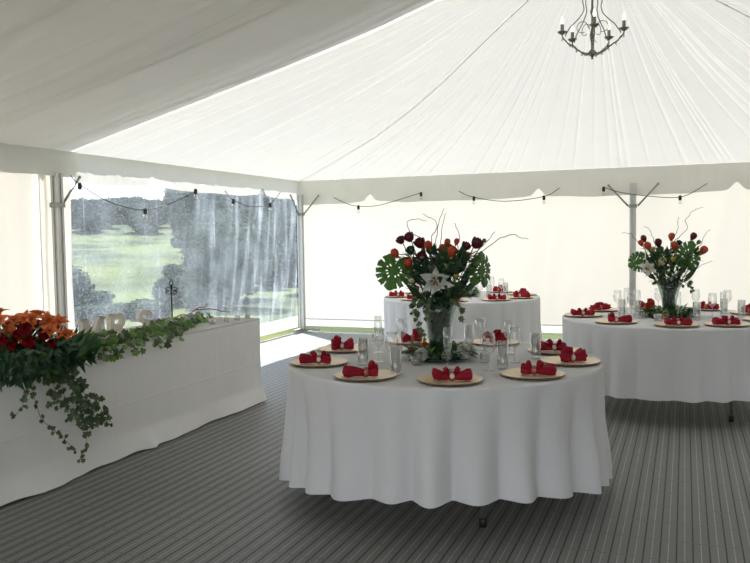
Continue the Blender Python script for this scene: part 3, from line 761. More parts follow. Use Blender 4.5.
def vase_arrangement(C_, seed, label, vlabel, h, rb, rt, cfg, flowers, monst, leaves, twigs, trail, fill):
    cx_, cy_, sc = cfg; r = random.Random(seed)
    v = empty('glass_vase', (C_[0], C_[1], TT), YAW); tag(v, vlabel, 'vase', 'glass vases on the round tables')
    b = MB(); b.lathe(vase_prof(h, rb, rt), seg=40); b.build('vessel', M_VASE, v)
    b = MB(); b.lathe([(.001, .024), (rb*.88, .024), (rb*.93, h*.3), (rb*1.06, h*.48), (.001, h*.48)], seg=30); b.build('water', M_WATER, v)
    a = empty('flower_bouquet', (C_[0], C_[1], TT+.03), YAW); tag(a, label, 'bouquet', 'tall bouquets on the round tables')
    zo = -.03
    def loc(px_, py_, dep=0): return Vector(((px_-cx_)/sc, dep, (cy_-py_)/sc+zo))
    stems = MB(); mouth = Vector((0, 0, h+zo))
    def stem(p, r_=.0035):
        p = Vector(p); base = Vector((-p.x*.12, -p.y*.12+r.uniform(-.01, .01), .0)); mid = Vector((p.x*.16, p.y*.3, h*.85+zo))
        pts = []
        for i in range(13):
            t = i/12; pts.append(base*(1-t)**2*(1-t)+mid*3*(1-t)**2*t*.9+(mid*.5+p*.5)*3*(1-t)*t*t+p*t**3 if False else (base*(1-t)**2+mid*2*(1-t)*t+p*t*t))
        stems.tube(pts, r_, 5)
    for kind, px_, py_, dep, R, mat in flowers:
        p = loc(px_, py_, dep); d = Vector((p.x*1.3, p.y*1.2-.12, .38)); stem(p - d.normalized()*R)
        if kind == 'rose': rose(p, R*1.12, d).build('rose', mat, a)
        elif kind == 'tulip': tulip(p, R*1.08, (d.x, d.y, .6)).build('tulip', mat, a)
        elif kind == 'bud': tulip(p, R*.8, d).build('flower_bud', mat, a)
        elif kind == 'lily':
            m_, s_ = lily(p, R, (.05, -1, .25)); lo = m_.build('lily', mat, a); s_.build('stamens', M_STAMEN, lo)
    stems.build('stems', M_STEM, a)
    for px_, py_, dep, R, nrm, tip in monst:
        p = loc(px_, py_, dep); mo = monstera(p, R, nrm, tip).build('monstera_leaf', M_MONST, a, solid=.0012)
        b = MB(); pb = p-(Vector(tip)-Vector(nrm).normalized()*Vector(tip).dot(Vector(nrm).normalized())).normalized()*R*.5
        b.tube([Vector((0, 0, h*.6+zo)), Vector((pb.x*.35, pb.y*.4, h+zo)), pb], .004, 6); b.build('stalk', M_STEM, mo)
    b = MB(); b2 = MB()
    for px_, py_, dep, L_, W, ang, dk in leaves:
        p = loc(px_, py_, dep); d = Vector((cos(math.radians(ang)), -.25+dep*1.5, sin(math.radians(ang))))
        nb = MB(); leafm(nb, p-d.normalized()*L_*.5, d, (r.uniform(-.3, .3), -1, .3), L_, W, .12)
        nb.build('broad_leaf', M_DARKLEAF if dk else M_MIDLEAF, a, solid=.001)
    for k in range(fill):     # small filler greenery above the mouth of the vase
        t = r.random(); ang = r.uniform(0, 2*PI); zz = h+zo-.02+t*.29; rad = (rt*.9+t*.16)*math.sqrt(r.random())
        p = Vector((rad*cos(ang), rad*sin(ang), zz)); d = Vector((cos(ang)*.8, sin(ang)*.8, r.uniform(-.2, 1)))
        leafm(b if k % 3 else b2, p, d, (0, 0, 1), r.uniform(.04, .08), r.uniform(.022, .042), .3, 2, 3)
    for k in range(330):       # leaves lining the inside of the vase
        ang = r.uniform(0, 2*PI); zz = r.uniform(.03, h); rr_ = interp(zz/h, [(0, rb*.8), (.3, rb*.84), (.5, rb*.98), (.75, rb*1.0+(rt-rb*1.15)*.35-.004), (1, rt*.93)])
        q = r.uniform(.86, .96); p = Vector((q*rr_*cos(ang), q*rr_*sin(ang), zz+zo)); tx = Vector((-sin(ang), cos(ang), 0))
        d = (Vector((0, 0, 1))*r.uniform(.6, 1)+tx*r.uniform(-.6, .6)).normalized(); n_2 = Vector((cos(ang), sin(ang), 0))
        Lx, Wx = r.uniform(.025, .05), r.uniform(.010, .020); sd = n_2.cross(d)
        p = Vector((p.x, p.y, min(p.z, h+zo-Lx)))
        b.add([p, p+d*Lx*.5+sd*Wx, p+d*Lx, p+d*Lx*.5-sd*Wx], [(0, 1, 2, 3)])
    fo = b.build('filler_foliage', M_DARKLEAF, a); fo['kind'] = 'stuff'
    fo = b2.build('small_leaves', M_MIDLEAF, a); fo['kind'] = 'stuff'
    for k, pl in enumerate(twigs):
        tb = MB(); pts = [loc(*q) for q in pl]; twig(tb, [Vector((0, 0, h*.5+zo)), Vector((pts[0].x*.3, .02, h+.05+zo))]+pts, 0.0034, .0017, k*3.3+seed); tb.build('twig', M_TWIG, a)
    for pl in trail:
        tb = MB(); pts = [loc(*q) for q in pl]; twig(tb, pts, .0016, .001, 4.4, .006); tr_ = tb.build('ivy_sprig', M_STEM, a)
        lb = MB()
        for i in range(len(pts)-1):
            for k in range(4):
                q = pts[i].lerp(pts[i+1], k/4)+Vector((r.uniform(-.018, .018), r.uniform(-.02, .01), r.uniform(-.01, .01)))
                ivyleaf(lb, q, (r.uniform(-.6, .6), -1, r.uniform(-.2, .8)), (r.uniform(-1, 1), 0, -1), r.uniform(.022, .036))
        lb.build('leaves', M_IVY, tr_)
    return a
B_, O_, T_, W_, Y_, C2 = M_BURG, M_TULIP, M_ORANGE, M_WHITE, M_YELLOW, M_CREAM
near_fl = [('rose', 410, 237, .02, .030, B_), ('rose', 420.5, 243, .0, .032, B_), ('rose', 422, 256, -.02, .028, B_), ('rose', 467, 247, .02, .028, B_), ('rose', 477.5, 244, .0, .034, B_),
           ('tulip', 428.5, 246, -.03, .026, O_), ('tulip', 395.5, 253, -.05, .026, O_), ('tulip', 408.5, 262.5, -.08, .028, O_), ('tulip', 452, 252, -.03, .030, O_), ('tulip', 443, 248, .03, .018, O_), ('tulip', 449, 243, .06, .02, O_), ('tulip', 458, 242.5, .04, .018, O_),
           ('rose', 411, 250, -.03, .026, M_DARKLEAF), ('lily', 433, 282, -.15, .096, W_), ('bud', 454.5, 276, -.12, .024, Y_), ('bud', 411, 280, -.1, .024, C2), ('bud', 429, 267, -.08, .018, C2), ('bud', 485, 242, .02, .018, M_LIME),
           ('bud', 442, 259, -.06, .02, M_LIME), ('rose', 402, 240, .14, .026, B_), ('tulip', 470, 258, .16, .026, O_), ('rose', 440, 262, .17, .03, B_), ('lily', 448, 272, .18, .08, W_)]
near_mo = [(394, 270, -.05, .122, (-.15, -1, .35), (-.25, -.2, -1)), (482, 271, -.02, .115, (.75, -.75, .15), (.25, 0, 1)), (450, 262, .2, .11, (0, 1, .3), (.1, .2, 1))]
near_lv = [(447, 255, .03, .14, .06, 95, 0), (418, 268, -.04, .15, .055, 115, 1), (426, 262, .03, .16, .06, 100, 1), (463, 262, -.03, .15, .06, 75, 1), (455, 268, -.06, .13, .06, 60, 1), (470, 270, -.03, .16, .05, 60, 0),
           (413, 290, -.06, .15, .045, 130, 0), (420, 296, -.04, .16, .035, 125, 0), (439, 262, -.02, .12, .055, 95, 1), (457, 286, -.06, .14, .05, 50, 1), (472, 285, -.04, .13, .04, 45, 1), (428, 300, -.07, .12, .03, 110, 0),
           (447, 297, -.09, .13, .035, 80, 0), (462, 254, .0, .10, .06, 80, 1), (435, 250, .03, .08, .045, 90, 1), (444, 280, -.07, .10, .05, 75, 1), (424, 252, .02, .07, .04, 90, 1), (465, 276, -.07, .11, .055, 70, 1), (478, 262, .03, .12, .05, 70, 1),
           (430, 272, .1, .16, .06, 100, 1), (450, 276, .12, .16, .06, 80, 1), (415, 276, .1, .14, .05, 120, 1), (467, 282, .1, .15, .05, 60, 0), (440, 268, .15, .15, .05, 90, 0)]
near_tw = [[(436, 262, .03), (438, 238, .03), (440, 222, .02), (445, 209, 0)], [(434, 262, .05), (432, 240, .05), (438, 228, .04), (434, 219, .03), (424, 214, .02)], [(430, 262, .06), (422, 240, .05), (410, 231, .05), (409, 222, .04), (418, 219, .03), (428, 221, .03)],
           [(458, 262, .05), (460, 244, .06), (461, 234, .06), (456, 224, .05)], [(466, 262, .02), (486, 250, .02), (500, 240, .01), (512, 236, .0), (520, 239, 0), (529, 241, 0)], [(442, 262, 0), (441, 244, 0), (443, 232, 0), (447, 214, -.02)], [(462, 262, .06), (480, 252, .08), (492, 240, .1), (498, 233, .1)]]
near_tr = [[(424, 298, -.08), (418, 306, -.1), (416, 318, -.1), (421, 330, -.09), (420, 341, -.09)], [(430, 300, -.12), (424, 310, -.13), (426, 322, -.12)], [(452, 298, -.12), (458, 310, -.12), (461, 321, -.1)], [(417, 300, -.06), (412, 306, -.07), (414, 316, -.07)]]
NV, RV = (4.29, -6.75), (5.52, -3.972)
vase_arrangement(NV, 3, 'tall bouquet of burgundy roses, orange tulips and a white lily on the nearest table', 'tall flared glass vase standing on the nearest round table', .345, .062, .118, (439, 360, 170),
                 near_fl, near_mo, near_lv, near_tw, near_tr, 620)
rf = [('tulip', 646.5, 238.5, .02, .027, B_), ('tulip', 643, 243, 0, .025, O_), ('tulip', 648.5, 246, -.03, .033, O_), ('tulip', 661, 243, .02, .033, B_), ('tulip', 674.8, 237, .03, .030, O_), ('tulip', 675.3, 245.5, -.02, .030, O_),
      ('tulip', 696.5, 237, .03, .030, B_), ('tulip', 704.5, 251, -.02, .035, O_), ('bud', 700.5, 243, 0, .026, M_LIME), ('rose', 682, 243, .02, .024, M_DARKLEAF), ('lily', 643, 268, -.12, .075, W_), ('rose', 649, 266, -.10, .03, C2), ('rose', 660, 261, -.11, .034, C2), ('bud', 671, 259, -.1, .03, Y_),
      ('tulip', 684, 250, .15, .03, O_), ('rose', 660, 250, .15, .03, C2)]
rm = [(638.5, 261, -.06, .098, (-.15, -1, .25), (-.8, -.1, -.35)), (690, 256, -.03, .135, (.2, -1, .15), (.35, 0, 1)), (668, 260, .16, .12, (0, 1, .2), (0, 0, 1))]
rl = [(662, 262, -.06, .15, .06, 110, 1), (656, 268, -.06, .14, .05, 140, 1), (669, 254, 0, .14, .06, 90, 1), (671, 268, -.08, .16, .045, 80, 0), (681, 270, -.07, .16, .045, 70, 0), (662, 280, -.1, .13, .05, 120, 1), (650, 275, -.05, .13, .045, 150, 1), (672, 280, -.1, .14, .04, 85, 1), (692, 274, -.03, .20, .045, 55, 0), (688, 268, .03, .2, .05, 55, 0),
      (655, 256, 0, .10, .06, 100, 1), (663, 252, .03, .09, .05, 80, 1), (680, 262, .1, .15, .06, 75, 1), (655, 262, .1, .16, .06, 110, 1), (668, 272, .1, .16, .06, 90, 1)]
rt_ = [[(676, 246, .02), (682, 237, .02), (690, 229, .02), (688, 221, .01), (694, 212, 0), (705, 208, 0)], [(674, 246, .03), (680, 232, .03), (681, 222, .03), (682, 217, .03)], [(652, 250, .03), (638, 240, .02), (634, 234, .02), (624, 233, 0)], [(660, 248, .04), (656, 238, .04), (654, 230, .05), (648, 226, .05)],
       [(688, 258, .02), (704, 246, .02), (706, 238, .02), (713, 230, .02)], [(683, 276, -.05), (695, 270, -.06), (704, 264, -.06), (712, 262, -.05)]]
rtr = [[(683, 286, -.08), (688, 281, -.09), (688, 288, -.1), (691, 294, -.1)], [(660, 280, -.1), (654, 278, -.11), (653, 284, -.11)]]
vase_arrangement(RV, 9, 'tall bouquet of orange and dark red tulips with monstera leaves on the right-hand table', 'tall flared glass vase standing on the right-hand round table', .30, .056, .112, (671.5, 317, 117),
                 rf, rm, rl, rt_, rtr, 380)
# low rings of greenery with roses round each vase
def ring(C_, label, R, blooms, seed, hole=.075):
    a = empty('flower_ring', (C_[0], C_[1], TT), YAW); tag(a, label, 'flower arrangement', 'low flower rings on the round tables')
    r = random.Random(seed); b = MB(); b2 = MB()
    b3 = MB(); b3.tube([(R*.72*cos(t), R*.72*sin(t), .014) for t in [2*PI*i/40 for i in range(41)]], .012, 6, False); b3.build('moss_ring', M_DARKLEAF, a)
    for k in range(420):
        an = r.uniform(0, 2*PI); rad = R*r.uniform(.50, .93); p = Vector((rad*cos(an), rad*sin(an), r.uniform(.012, .06)))
        d = Vector((cos(an+r.uniform(-1, 1)), sin(an+r.uniform(-1, 1)), r.uniform(.0, .9)))
        leafm(b if k % 2 else b2, p, d, (0, 0, 1), r.uniform(.045, .08), r.uniform(.024, .04), .25, 2, 3)
    q = b.build('dark_foliage', M_DARKLEAF, a); q['kind'] = 'stuff'; q = b2.build('lime_foliage', M_LIME, a); q['kind'] = 'stuff'
    for x_, y_, z_, Rr, mat, nm in blooms: rose((x_, y_, z_), Rr, (x_*1.5, -.7, .6)).build(nm, mat, a)
    return a
ring(NV, 'low ring of green leaves and white roses around the vase on the nearest table', .205,
     [(-.115, -.155, .045, .042, W_, 'rose'), (.03, -.17, .045, .036, W_, 'rose'), (.13, -.12, .055, .048, W_, 'rose'), (-.165, -.02, .06, .018, O_, 'flower_bud'), (-.09, .0, .085, .018, T_, 'flower_bud'), (.16, .05, .05, .03, W_, 'rose'), (-.04, .18, .04, .034, W_, 'rose')], 4)
ring(RV, 'low ring of green leaves and cream roses around the vase on the right-hand table', .23,
     [(-.10, -.185, .035, .036, C2, 'rose'), (-.17, .02, .09, .035, O_, 'rose'), (-.13, .06, .10, .03, T_, 'rose'), (.13, -.15, .03, .03, W_, 'rose'), (.12, .15, .05, .034, W_, 'rose')], 5)
ring(FAR, 'low mound of green leaves and pale flowers in the middle of the furthest table', .21,
     [(-.02, -.16, .05, .034, Y_, 'rose'), (.10, -.14, .06, .034, W_, 'rose'), (.16, -.02, .08, .036, W_, 'rose'), (-.12, -.12, .05, .034, W_, 'rose'), (.05, .02, .10, .04, C2, 'rose'), (-.05, .1, .08, .04, W_, 'rose')], 6)

# ------------------------------------------------------------------ head table dressing
def pxl(px_, py_, dep=0): return Vector(((px_-17)/164, dep, (360.2-py_)/164))
BQ = empty('lily_arrangement', (1.80, -7.5, TT), YAW)
tag(BQ, 'large arrangement of orange lilies and red roses with trailing ivy on the head table', 'flower arrangement')
r = random.Random(77)
b = MB(); b.lathe([(.001, .001), (.17, .001), (.19, .02), (.19, .07), (.001, .07)], seg=24); b.build('oasis_tray', M_DARKLEAF, BQ)
lil = [(3, 324), (15, 330), (23, 320), (33, 319), (44, 318), (53, 321), (60, 329), (70, 335), (12, 319), (-12, 322), (-26, 330), (-40, 338), (40, 326), (64, 322)]
ros = [(34, 330), (43, 325), (48, 337), (57, 332), (23, 335), (3, 345), (30, 341), (-8, 336), (-22, 340), (12, 338), (52, 345), (64, 341)]
st_ = MB()
for i, (px_, py_) in enumerate(lil):
    p = pxl(px_, py_, r.uniform(-.16, -.02)); d = Vector((p.x*1.4, r.uniform(-1, -.25), .75)); m_, s_ = lily(p, r.uniform(.058, .070), d, curl=.5)
    lo = m_.build('orange_lily', M_ORANGE, BQ); s_.build('stamens', M_STAMEN, lo); st_.tube([(p.x*.3, p.y*.3, .06), p*.7+Vector((0, 0, .02)), p], .003, 5)
for i in range(9):
    an = r.uniform(.2, PI-.2); p = Vector((.30*cos(an), .05+.20*sin(an), .17+.10*r.random())); m_, s_ = lily(p, .065, (p.x, p.y, .8), curl=.5)
    lo = m_.build('orange_lily', M_ORANGE, BQ); s_.build('stamens', M_STAMEN, lo); st_.tube([(p.x*.3, p.y*.3, .06), p*.7, p], .003, 5)
for i, (px_, py_) in enumerate(ros):
    p = pxl(px_, py_, r.uniform(-.26, -.14)); rose(p, r.uniform(.032, .040), (p.x*1.2, -1, .6)).build('red_rose', M_RED, BQ); st_.tube([(p.x*.3, p.y*.3, .06), p*.7, p], .003, 5)
for i in range(6):
    an = .4+i*.45; p = Vector((.22*cos(an), .05+.16*sin(an), .20)); rose(p, .035, (p.x, p.y, .8)).build('red_rose', M_RED, BQ)
for px_, py_ in ((36, 337), (73, 333), (8, 333), (27, 326)):
    p = pxl(px_, py_, -.2); tulip(p, .014, (p.x, -.6, .8)).build('lily_bud', M_ORANGE, BQ)
st_.build('stems', M_STEM, BQ)
b = MB(); b2 = MB()
for k in range(640):    # dense dark foliage below the flowers, spilling over the table edge
    an = r.uniform(0, 2*PI); q = math.sqrt(r.random()); front = sin(an) < 0
    p = Vector((.40*q*cos(an), (.22 if front else .2)*q*sin(an), .03+.17*(1-q*q)*r.uniform(.4, 1.1)))
    if front and q > .75: p.z -= r.uniform(0, .05); p.y -= .06
    d = Vector((cos(an)*q*1.2, sin(an)*q*1.2-.15, r.uniform(-.5, .9)))
    leafm(b if k % 4 else b2, p, d, (0, 0, 1), r.uniform(.06, .12), r.uniform(.022, .04), .3, 2, 4)
for k in range(70):     # upright sprays on the right side
    p = Vector((r.uniform(.22, .48), r.uniform(-.18, .1), r.uniform(.02, .12))); d = Vector((r.uniform(.2, 1), r.uniform(-.5, .3), r.uniform(.1, .9)))
    leafm(b2 if k % 2 else b, p, d, (0, -1, .4), r.uniform(.07, .12), r.uniform(.02, .03), .2, 2, 4)
BQi = Matrix.Rotation(-YAW, 4, 'Z') @ Matrix.Translation((-1.80, 7.5, -TT))
for k in range(300):    # leaves hanging over the table edge
    yy = r.uniform(-8.05, -7.22); low = .05*(1-abs((yy+7.62)/.45)**2)
    p = BQi @ Vector((r.uniform(2.11, 2.19), yy, TT+r.uniform(-max(.01, low), .12)))
    leafm(b if k % 5 else b2, p, (r.uniform(-.8, .8), -.5, r.uniform(-1, .5)), (0, -1, .3), r.uniform(.05, .10), r.uniform(.022, .04), .15, 2, 4)
q = b.build('dark_foliage', M_DARKLEAF, BQ); q['kind'] = 'stuff'; q = b2.build('light_foliage', M_MIDLEAF, BQ); q['kind'] = 'stuff'
BQi = Matrix.Rotation(-YAW, 4, 'Z') @ Matrix.Translation((-1.80, 7.5, -TT))
TRAILS = [([(-7.5, .72), (-7.43, .61), (-7.37, .5), (-7.3, .41), (-7.29, .29), (-7.32, .19), (-7.36, .11)], 9, 5), ([(-7.74, .69), (-7.71, .57), (-7.67, .45), (-7.58, .36), (-7.5, .29), (-7.44, .22), (-7.4, .18)], 5, 3),
          ([(-7.76, .69), (-7.79, .6), (-7.83, .54), (-7.89, .5)], 4, 4), ([(-7.48, .70), (-7.35, .53), (-7.23, .46), (-7.16, .38), (-7.19, .33), (-7.07, .30)], 10, 8), ([(-7.62, .72), (-7.57, .63), (-7.55, .54), (-7.6, .52)], 8, 6),
          ([(-7.5, .65), (-7.47, .52), (-7.46, .44), (-7.34, .38), (-7.27, .35)], 9, 7), ([(-7.42, .72), (-7.36, .62), (-7.30, .52), (-7.24, .42)], 9, 8)]
for ti, (pl, n0, n1) in enumerate(TRAILS):
    pts = [Vector((2.0, pl[0][0]-.02, TT+.05)), Vector((2.09, pl[0][0], TT+.015))]+[Vector((2.145+.012*nz(z*9, y), y, z)) for y, z in pl]
    pts = [BQi @ p for p in pts]
    tb = MB(); twig(tb, pts, .0022, .0012, ti*2.7, .008); tr_ = tb.build('ivy_trail', M_STEM, BQ)
    lb = MB()
    for i in range(1, len(pts)-1):
        m_ = n0 if i < len(pts)/2+1 else n1
        for k in range(m_):
            sp_ = .03 if m_ > 5 else .014
            q = pts[i].lerp(pts[i+1], (k+r.random())/m_)+Vector((r.gauss(0, sp_), -abs(r.gauss(.008, .012)), r.gauss(0, sp_*.7)))
            ivyleaf(lb, q, (r.uniform(-.5, .7), -1, r.uniform(-.1, .8)), (r.uniform(-1, 1), 0, -1), r.uniform(.026, .044) if m_ > 5 else r.uniform(.018, .032))
    lb.build('ivy_leaves', M_IVY, tr_)
# garland of ivy and pale blossoms lying along the table
GA = empty('ivy_garland', (1.9, -6.3, TT)); tag(GA, 'ivy garland with small white blossoms lying along the head table beside the letters', 'garland')
gp = [(1.96, -7.2), (2.0, -7.0), (2.02, -6.83), (2.02, -6.6), (2.0, -6.35), (1.92, -6.1), (1.84, -5.85), (1.76, -5.6), (1.68, -5.38), (1.58, -5.15)]
pts = [Vector((x_-1.9, y_+6.3, .02)) for x_, y_ in gp]; tb = MB(); twig(tb, pts, .005, .003, 3, .02); tb.build('vine', M_STEM, GA)
b = MB(); b2 = MB(); b3 = MB()
for i in range(len(pts)-1):
    t_ = i/(len(pts)-2)
    for k in range(int(56-18*t_)):
        q = pts[i].lerp(pts[i+1], r.random()); sx_ = .085*(1-.35*t_); q = q+Vector((max(-.2, min(.13, r.gauss(.0, sx_))), r.gauss(0, .04), 0))
        over = q.x+1.9 > 2.075
        q.z = r.uniform(.012, .09 if i < 6 else .06) if not over else r.uniform(-.05, .03)
        if over: q.x = max(q.x, .205)
        m_ = r.random()
        ivyleaf(b if m_ < .55 else b2, q, (1 if over else r.uniform(.1, 1), r.uniform(-.9, .2), r.uniform(.2, 1)), (r.uniform(-.4, 1), r.uniform(-1, 1), -.3), r.uniform(.035, .062)*(1-.25*t_))
q = b.build('dark_ivy_leaves', M_IVY, GA); q['kind'] = 'stuff'; q = b2.build('pale_ivy_leaves', M_LIME, GA); q['kind'] = 'stuff'
for x_, y_ in ((2.03, -6.92), (1.98, -6.72), (1.95, -6.28), (1.93, -6.12), (1.86, -5.98), (1.80, -5.74), (1.72, -5.55), (1.66, -5.42), (1.62, -5.25)):
    rose((x_-1.9, y_+6.3, .065), .028, (.6, -.6, .8)).build('white_blossom', M_WHITE, GA)
# letters M R S: thick slab-serif wooden letters
def letter(ch, Y, Hh, Wd, label, lean=0):
    D = .04; X_ = 1.73; mb = MB(); t_ = Hh*.21
    def poly(pts):   # extrude a polygon given in (width, height) across the thickness
        n_ = len(pts); vs = [(D/2, a, c_) for a, c_ in pts]+[(-D/2, a, c_) for a, c_ in pts]
        mb.add(vs, [tuple(range(n_)), tuple(range(n_, 2*n_))[::-1]]+[(i, n_+i, n_+(i+1) % n_, (i+1) % n_) for i in range(n_)])
    def rect(a0, c0, a1, c1): poly([(a0, c0), (a1, c0), (a1, c1), (a0, c1)])
    def band_(cx_, cz_, ra, rc_, a0, a1, th, n_=22):
        pts = [(cx_+ra*cos(a0+(a1-a0)*i/n_), cz_+rc_*sin(a0+(a1-a0)*i/n_)) for i in range(n_+1)]
        ins = [(cx_+(ra-th)*cos(a0+(a1-a0)*i/n_), cz_+(rc_-th)*sin(a0+(a1-a0)*i/n_)) for i in range(n_+1)]
        for i in range(n_): poly([pts[i], pts[i+1], ins[i+1], ins[i]])
    W = Wd; sr = Hh*.10
    if ch == 'M':
        rect(0, 0, t_, Hh); rect(W-t_, 0, W, Hh)
        poly([(t_*.4, Hh), (t_*1.35, Hh), (W/2+t_*.45, Hh*.12), (W/2-t_*.45, Hh*.12)]); poly([(W-t_*.4, Hh), (W/2+t_*.45, Hh*.12), (W/2-t_*.45, Hh*.12), (W-t_*1.35, Hh)])
        for a in (-.018, W-t_-.018): rect(a, 0, a+t_+.036, sr)
        rect(-.018, Hh-sr, t_+.004, Hh); rect(W-t_-.004, Hh-sr, W+.018, Hh)
    elif ch == 'R':
        rect(0, 0, t_, Hh); rect(-.018, 0, t_+.018, sr); rect(-.018, Hh-sr, t_, Hh)
        r2 = Hh*.29; band_(W-r2-.01, Hh-r2, r2, r2, -PI/2, PI/2, t_*.8)
        rect(t_*.9, Hh-t_*.8, W-r2, Hh); rect(t_*.9, Hh-2*r2, W-r2, Hh-2*r2+t_*.8)
        poly([(W-r2-t_*1.1, Hh-2*r2+.01), (W-r2+t_*.2, Hh-2*r2+.01), (W+.01, sr*.3), (W+.01, 0), (W-t_*.9, 0)])
    else:
        r1_, r2_ = Hh*.27, Hh*.30; cxx = W/2
        band_(cxx, Hh-r1_, W*.46, r1_, math.radians(20), math.radians(262), t_*.85); band_(cxx, r2_, W*.50, r2_, math.radians(98), math.radians(-160), t_*.85)
        poly([(cxx-W*.10, Hh-2*r1_+.004), (cxx-W*.06, Hh-2*r1_+t_*.85), (cxx+W*.12, 2*r2_-.004), (cxx+W*.06, 2*r2_-t_*.85)])
        rect(cxx+W*.24, Hh-r1_*1.25, cxx+W*.47, Hh-r1_*.62); rect(cxx-W*.5, r2_*.55, cxx-W*.25, r2_*1.15)
    o = mb.build('wooden_letter', M_LETTER, smooth=False, loc=(X_, Y, TT)); o.rotation_euler = (0, 0, lean); tag(o, label, 'letter', 'standing initials on the head table'); return o
letter('M', -6.85, .185, .20, 'whitewashed wooden letter M standing among the leaves, nearest the lilies', -.1)
letter('R', -6.56, .19, .165, 'whitewashed wooden letter R standing between the M and the S', -.05)
letter('S', -6.235, .19, .15, 'whitewashed wooden letter S standing beside the ivy garland', -.12)
# iron stand with scrolled fleur top
I = empty('iron_scroll_stand', (1.72, -5.77, TT), .6); tag(I, 'black wrought iron stand with scrolled top among the garland', 'ornament')
b = MB(); b.lathe([(.001, .001), (.045, .001), (.045, .006), (.012, .012), (.006, .02)], seg=20, cap=False); b.tube([(0, 0, .01), (0, 0, .30)], .0055, 8); b.build('stem', M_IRON, I)
def scroll(c_, sx_, sz_, R_):
    pts = []
    for i in range(30):
        t = i/29; a = PI*1.9*t; q = R_*(1-.62*t); pts.append((c_[0]+sx_*(R_-q*cos(a)*1.0)-(0), 0, c_[1]+sz_*(q*sin(a)+.03*(1-t)*0)))
    return pts
for sx_ in (-1, 1):
    for sz_, zc_ in ((1, .315), (-1, .300)):
        b = MB(); b.tube([(0, 0, zc_-sz_*.015)]+scroll((sx_*.003, zc_), sx_, sz_, .024), .0038, 6); b.build('scroll', M_IRON, I)
    b = MB(); b.tube([(0, 0, .33), (sx_*.012, 0, .355), (sx_*.016, 0, .372), (sx_*.006, 0, .392), (0, 0, .402)], .0036, 6); b.build('finial_loop', M_IRON, I)
b = MB(); b.tube([(0, 0, .30), (0, 0, .36)], .0045, 6); b.ball((0, 0, .302), .009, 8, 6); b.build('finial', M_IRON, I)
# driftwood twig
D_ = empty('driftwood_branch', (1.35, -4.99, TT)); tag(D_, 'pale forked driftwood branch lying on the head table behind the garland', 'branch')
b = MB(); twig(b, [(-.10, -.50, .012), (-.02, -.30, .02), (.02, -.12, .03), (.10, .03, .085), (.16, .10, .125)], .009, .004, 2, .02); b.build('main_branch', simple('driftwood', (.34, .24, .20), .8), D_)
b = MB(); twig(b, [(.08, .0, .07), (.18, .10, .07), (.25, .20, .045), (.28, .27, .03)], .006, .003, 6, .015); b.build('side_branch', MATS['driftwood'], D_)
for (x_, y_), wh in zip(((1.93, -5.50), (1.945, -5.31), (1.955, -5.14), (1.97, -4.99)), ('closest to the garland', 'second from the garland', 'second from the table end', 'at the table end by the window')):
    o = inst(PROTO['tea']); o.location = (x_, y_, TT); o.scale = (.9, .9, .9); tag(o, f'small glass tealight on the head table, {wh}', 'candle holder', 'tealights in a row on the head table')

# ------------------------------------------------------------------ chandelier
CH = empty('chandelier', (4.985, -5.005, 2.80), YAW); tag(CH, 'small distressed metal chandelier with five candle bulbs hanging from the peak', 'chandelier')
b = MB(); b.lathe([(.001, -.02), (.012, -.015), (.006, -.005), (.022, .01), (.034, .025), (.022, .045), (.010, .055), (.009, .10), (.015, .13), (.020, .16), (.013, .19), (.008, .21), (.008, .30), (.016, .33), (.008, .36), (.006, .56), (.014, .575), (.014, .59), (.001, .60)], seg=16); b.build('column', M_CHAND, CH)
for k in range(5):
    a = -PI/2-.20+k*2*PI/5; M_ = Matrix.Rotation(a, 4, 'Z'); T_ = lambda x_, z_: M_ @ Vector((x_, 0, z_))
    b = MB(); twig(b, [T_(.02, .025), T_(.08, .03), T_(.14, .07), T_(.19, .10), T_(.228, .14), T_(.232, .165)], .0065, .005, 1, .004)
    for q, (x_, z_) in enumerate(((.06, .03), (.11, .05), (.16, .085), (.20, .11))):
        leafm(b, T_(x_, z_), M_ @ Vector((.6, (-1)**q*.6, .8 if q % 2 else -.5)), (0, 0, 1), .035, .016, .2, 2, 3)
    arm = b.build('arm', M_CHAND, CH)
    b = MB(); b.lathe([(.006, -.012), (.020, -.004), (.034, .008), (.036, .012), (.012, .010)], T_(.232, .17), 12); b.build('drip_pan', M_CHAND, arm)
    b = MB(); b.lathe([(.013, 0), (.013, .055), (.004, .06)], T_(.232, .178), 12); b.build('candle_sleeve', M_CANDLE, arm)
    b = MB(); b.lathe([(.006, 0), (.011, .010), (.0125, .022), (.009, .040), (.003, .058), (.0005, .062)], T_(.232, .236), 12); b.build('bulb', M_LIT, arm)
    b = MB(); twig(b, [T_(.21, .15), T_(.17, .215), T_(.10, .285), T_(.065, .35), T_(.075, .42), T_(.05, .50), T_(.012, .56)], .0045, .0035, 4, .004); b.build('upper_scroll', M_CHAND, CH)
    b = MB(); b.tube([T_(.075-.045*cos(t), .21+.055*sin(t)*(1-t/12)) for t in [i*.42 for i in range(13)]], .0028, 5); b.build('inner_scroll', M_CHAND, CH)
    for q in range(3):
        p = T_(.232-.055*q, .145-.035*q-.012*(q == 2)); b = MB(); b.tube([p, p-Vector((0, 0, .012))], .0012, 4); b.ball(p-Vector((0, 0, .022)), .008, 6, 4, (1, 1, 1.5)); b.build('crystal_drop', M_CRYSTAL, CH)
b = MB()
for i in range(10):
    z_ = .62+.032*i; tt = [2*PI*j/12 for j in range(13)]
    b.tube([((.010*cos(t) if i % 2 else 0), (0 if i % 2 else .010*cos(t)), z_+.020*sin(t)) for t in tt], .0026, 5, False)
b.build('chain', M_CHAND, CH)

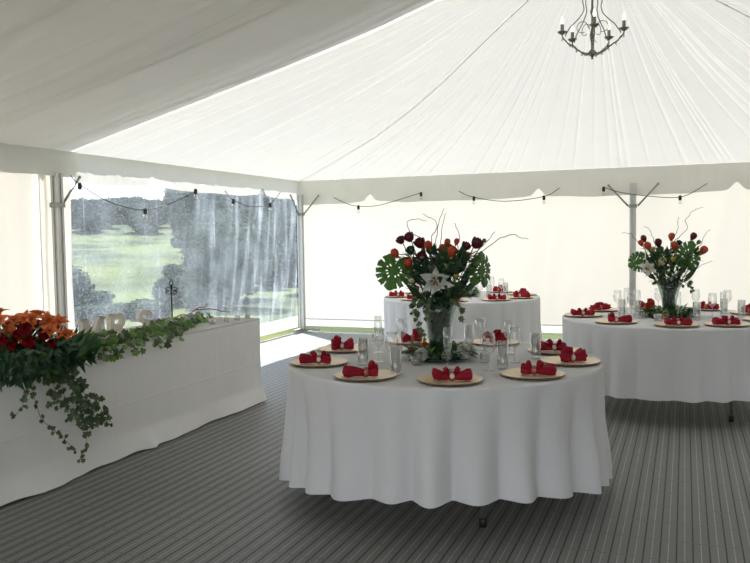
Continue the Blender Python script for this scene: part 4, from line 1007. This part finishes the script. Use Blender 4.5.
# ------------------------------------------------------------------ festoon cables with sockets under the valance
def festoon(pts, bulbs, label):
    P0 = Vector(pts[0]); o = empty('festoon_lights', P0); tag(o, label, 'string lights', 'festoon cables under the valance')
    q = [Vector(p)-P0 for p in pts]; b = MB(); twig(b, q, .005, .005, 3, .002); b.build('cable', M_BLACK, o)
    for p in bulbs:
        p = Vector(p)-P0; b = MB(); b.lathe([(.008, .02), (.019, .012), (.021, -.02), (.017, -.045), (.001, -.045)], p, 12); b.lathe([(.001, .02), (.008, .02)], p, 12); s_ = b.build('bulb_socket', M_BLACK, o)
        b = MB(); b.lathe([(.014, -.045), (.021, -.062), (.022, -.078), (.012, -.094), (.001, -.097)], p, 12); b.build('bulb', M_BULBGLASS, s_)
festoon([(.17, -5.14, 2.10), (.17, -5.03, 2.03), (.17, -4.6, 1.87), (.17, -4.03, 1.80), (.17, -3.5, 1.90), (.17, -3.04, 2.05)], [(.17, -5.02, 2.02), (.17, -4.02, 1.80), (.17, -3.04, 2.055)], 'black festoon cable with three bulbs sagging across the left of the clear window')
festoon([(.17, -2.38, 2.08), (.17, -2.18, 1.97), (.17, -1.7, 1.90), (.17, -1.19, 1.95), (.17, -.87, 2.13)], [(.17, -2.18, 1.965), (.17, -1.19, 1.945)], 'black festoon cable with two bulbs across the right of the clear window')
festoon([(.70, -.17, 2.06), (.9, -.17, 1.97), (1.10, -.17, 1.92), (1.45, -.17, 1.93), (2.09, -.17, 2.09)], [(1.10, -.17, 1.915), (2.08, -.17, 2.08)], 'black festoon cable on the back wall nearest the corner pole')
festoon([(2.64, -.17, 2.09), (2.86, -.17, 2.0), (3.3, -.17, 1.93), (3.84, -.17, 1.98), (4.05, -.17, 2.09)], [(2.86, -.17, 1.995), (3.84, -.17, 1.975)], 'black festoon cable on the back wall between the two bouquets')
festoon([(4.62, -.19, 2.08), (4.85, -.22, 2.0), (5.2, -.22, 1.94), (5.6, -.2, 1.92), (5.90, -.17, 2.08)], [(4.63, -.19, 2.065), (5.58, -.2, 1.92)], 'black festoon cable crossing in front of the middle pole')
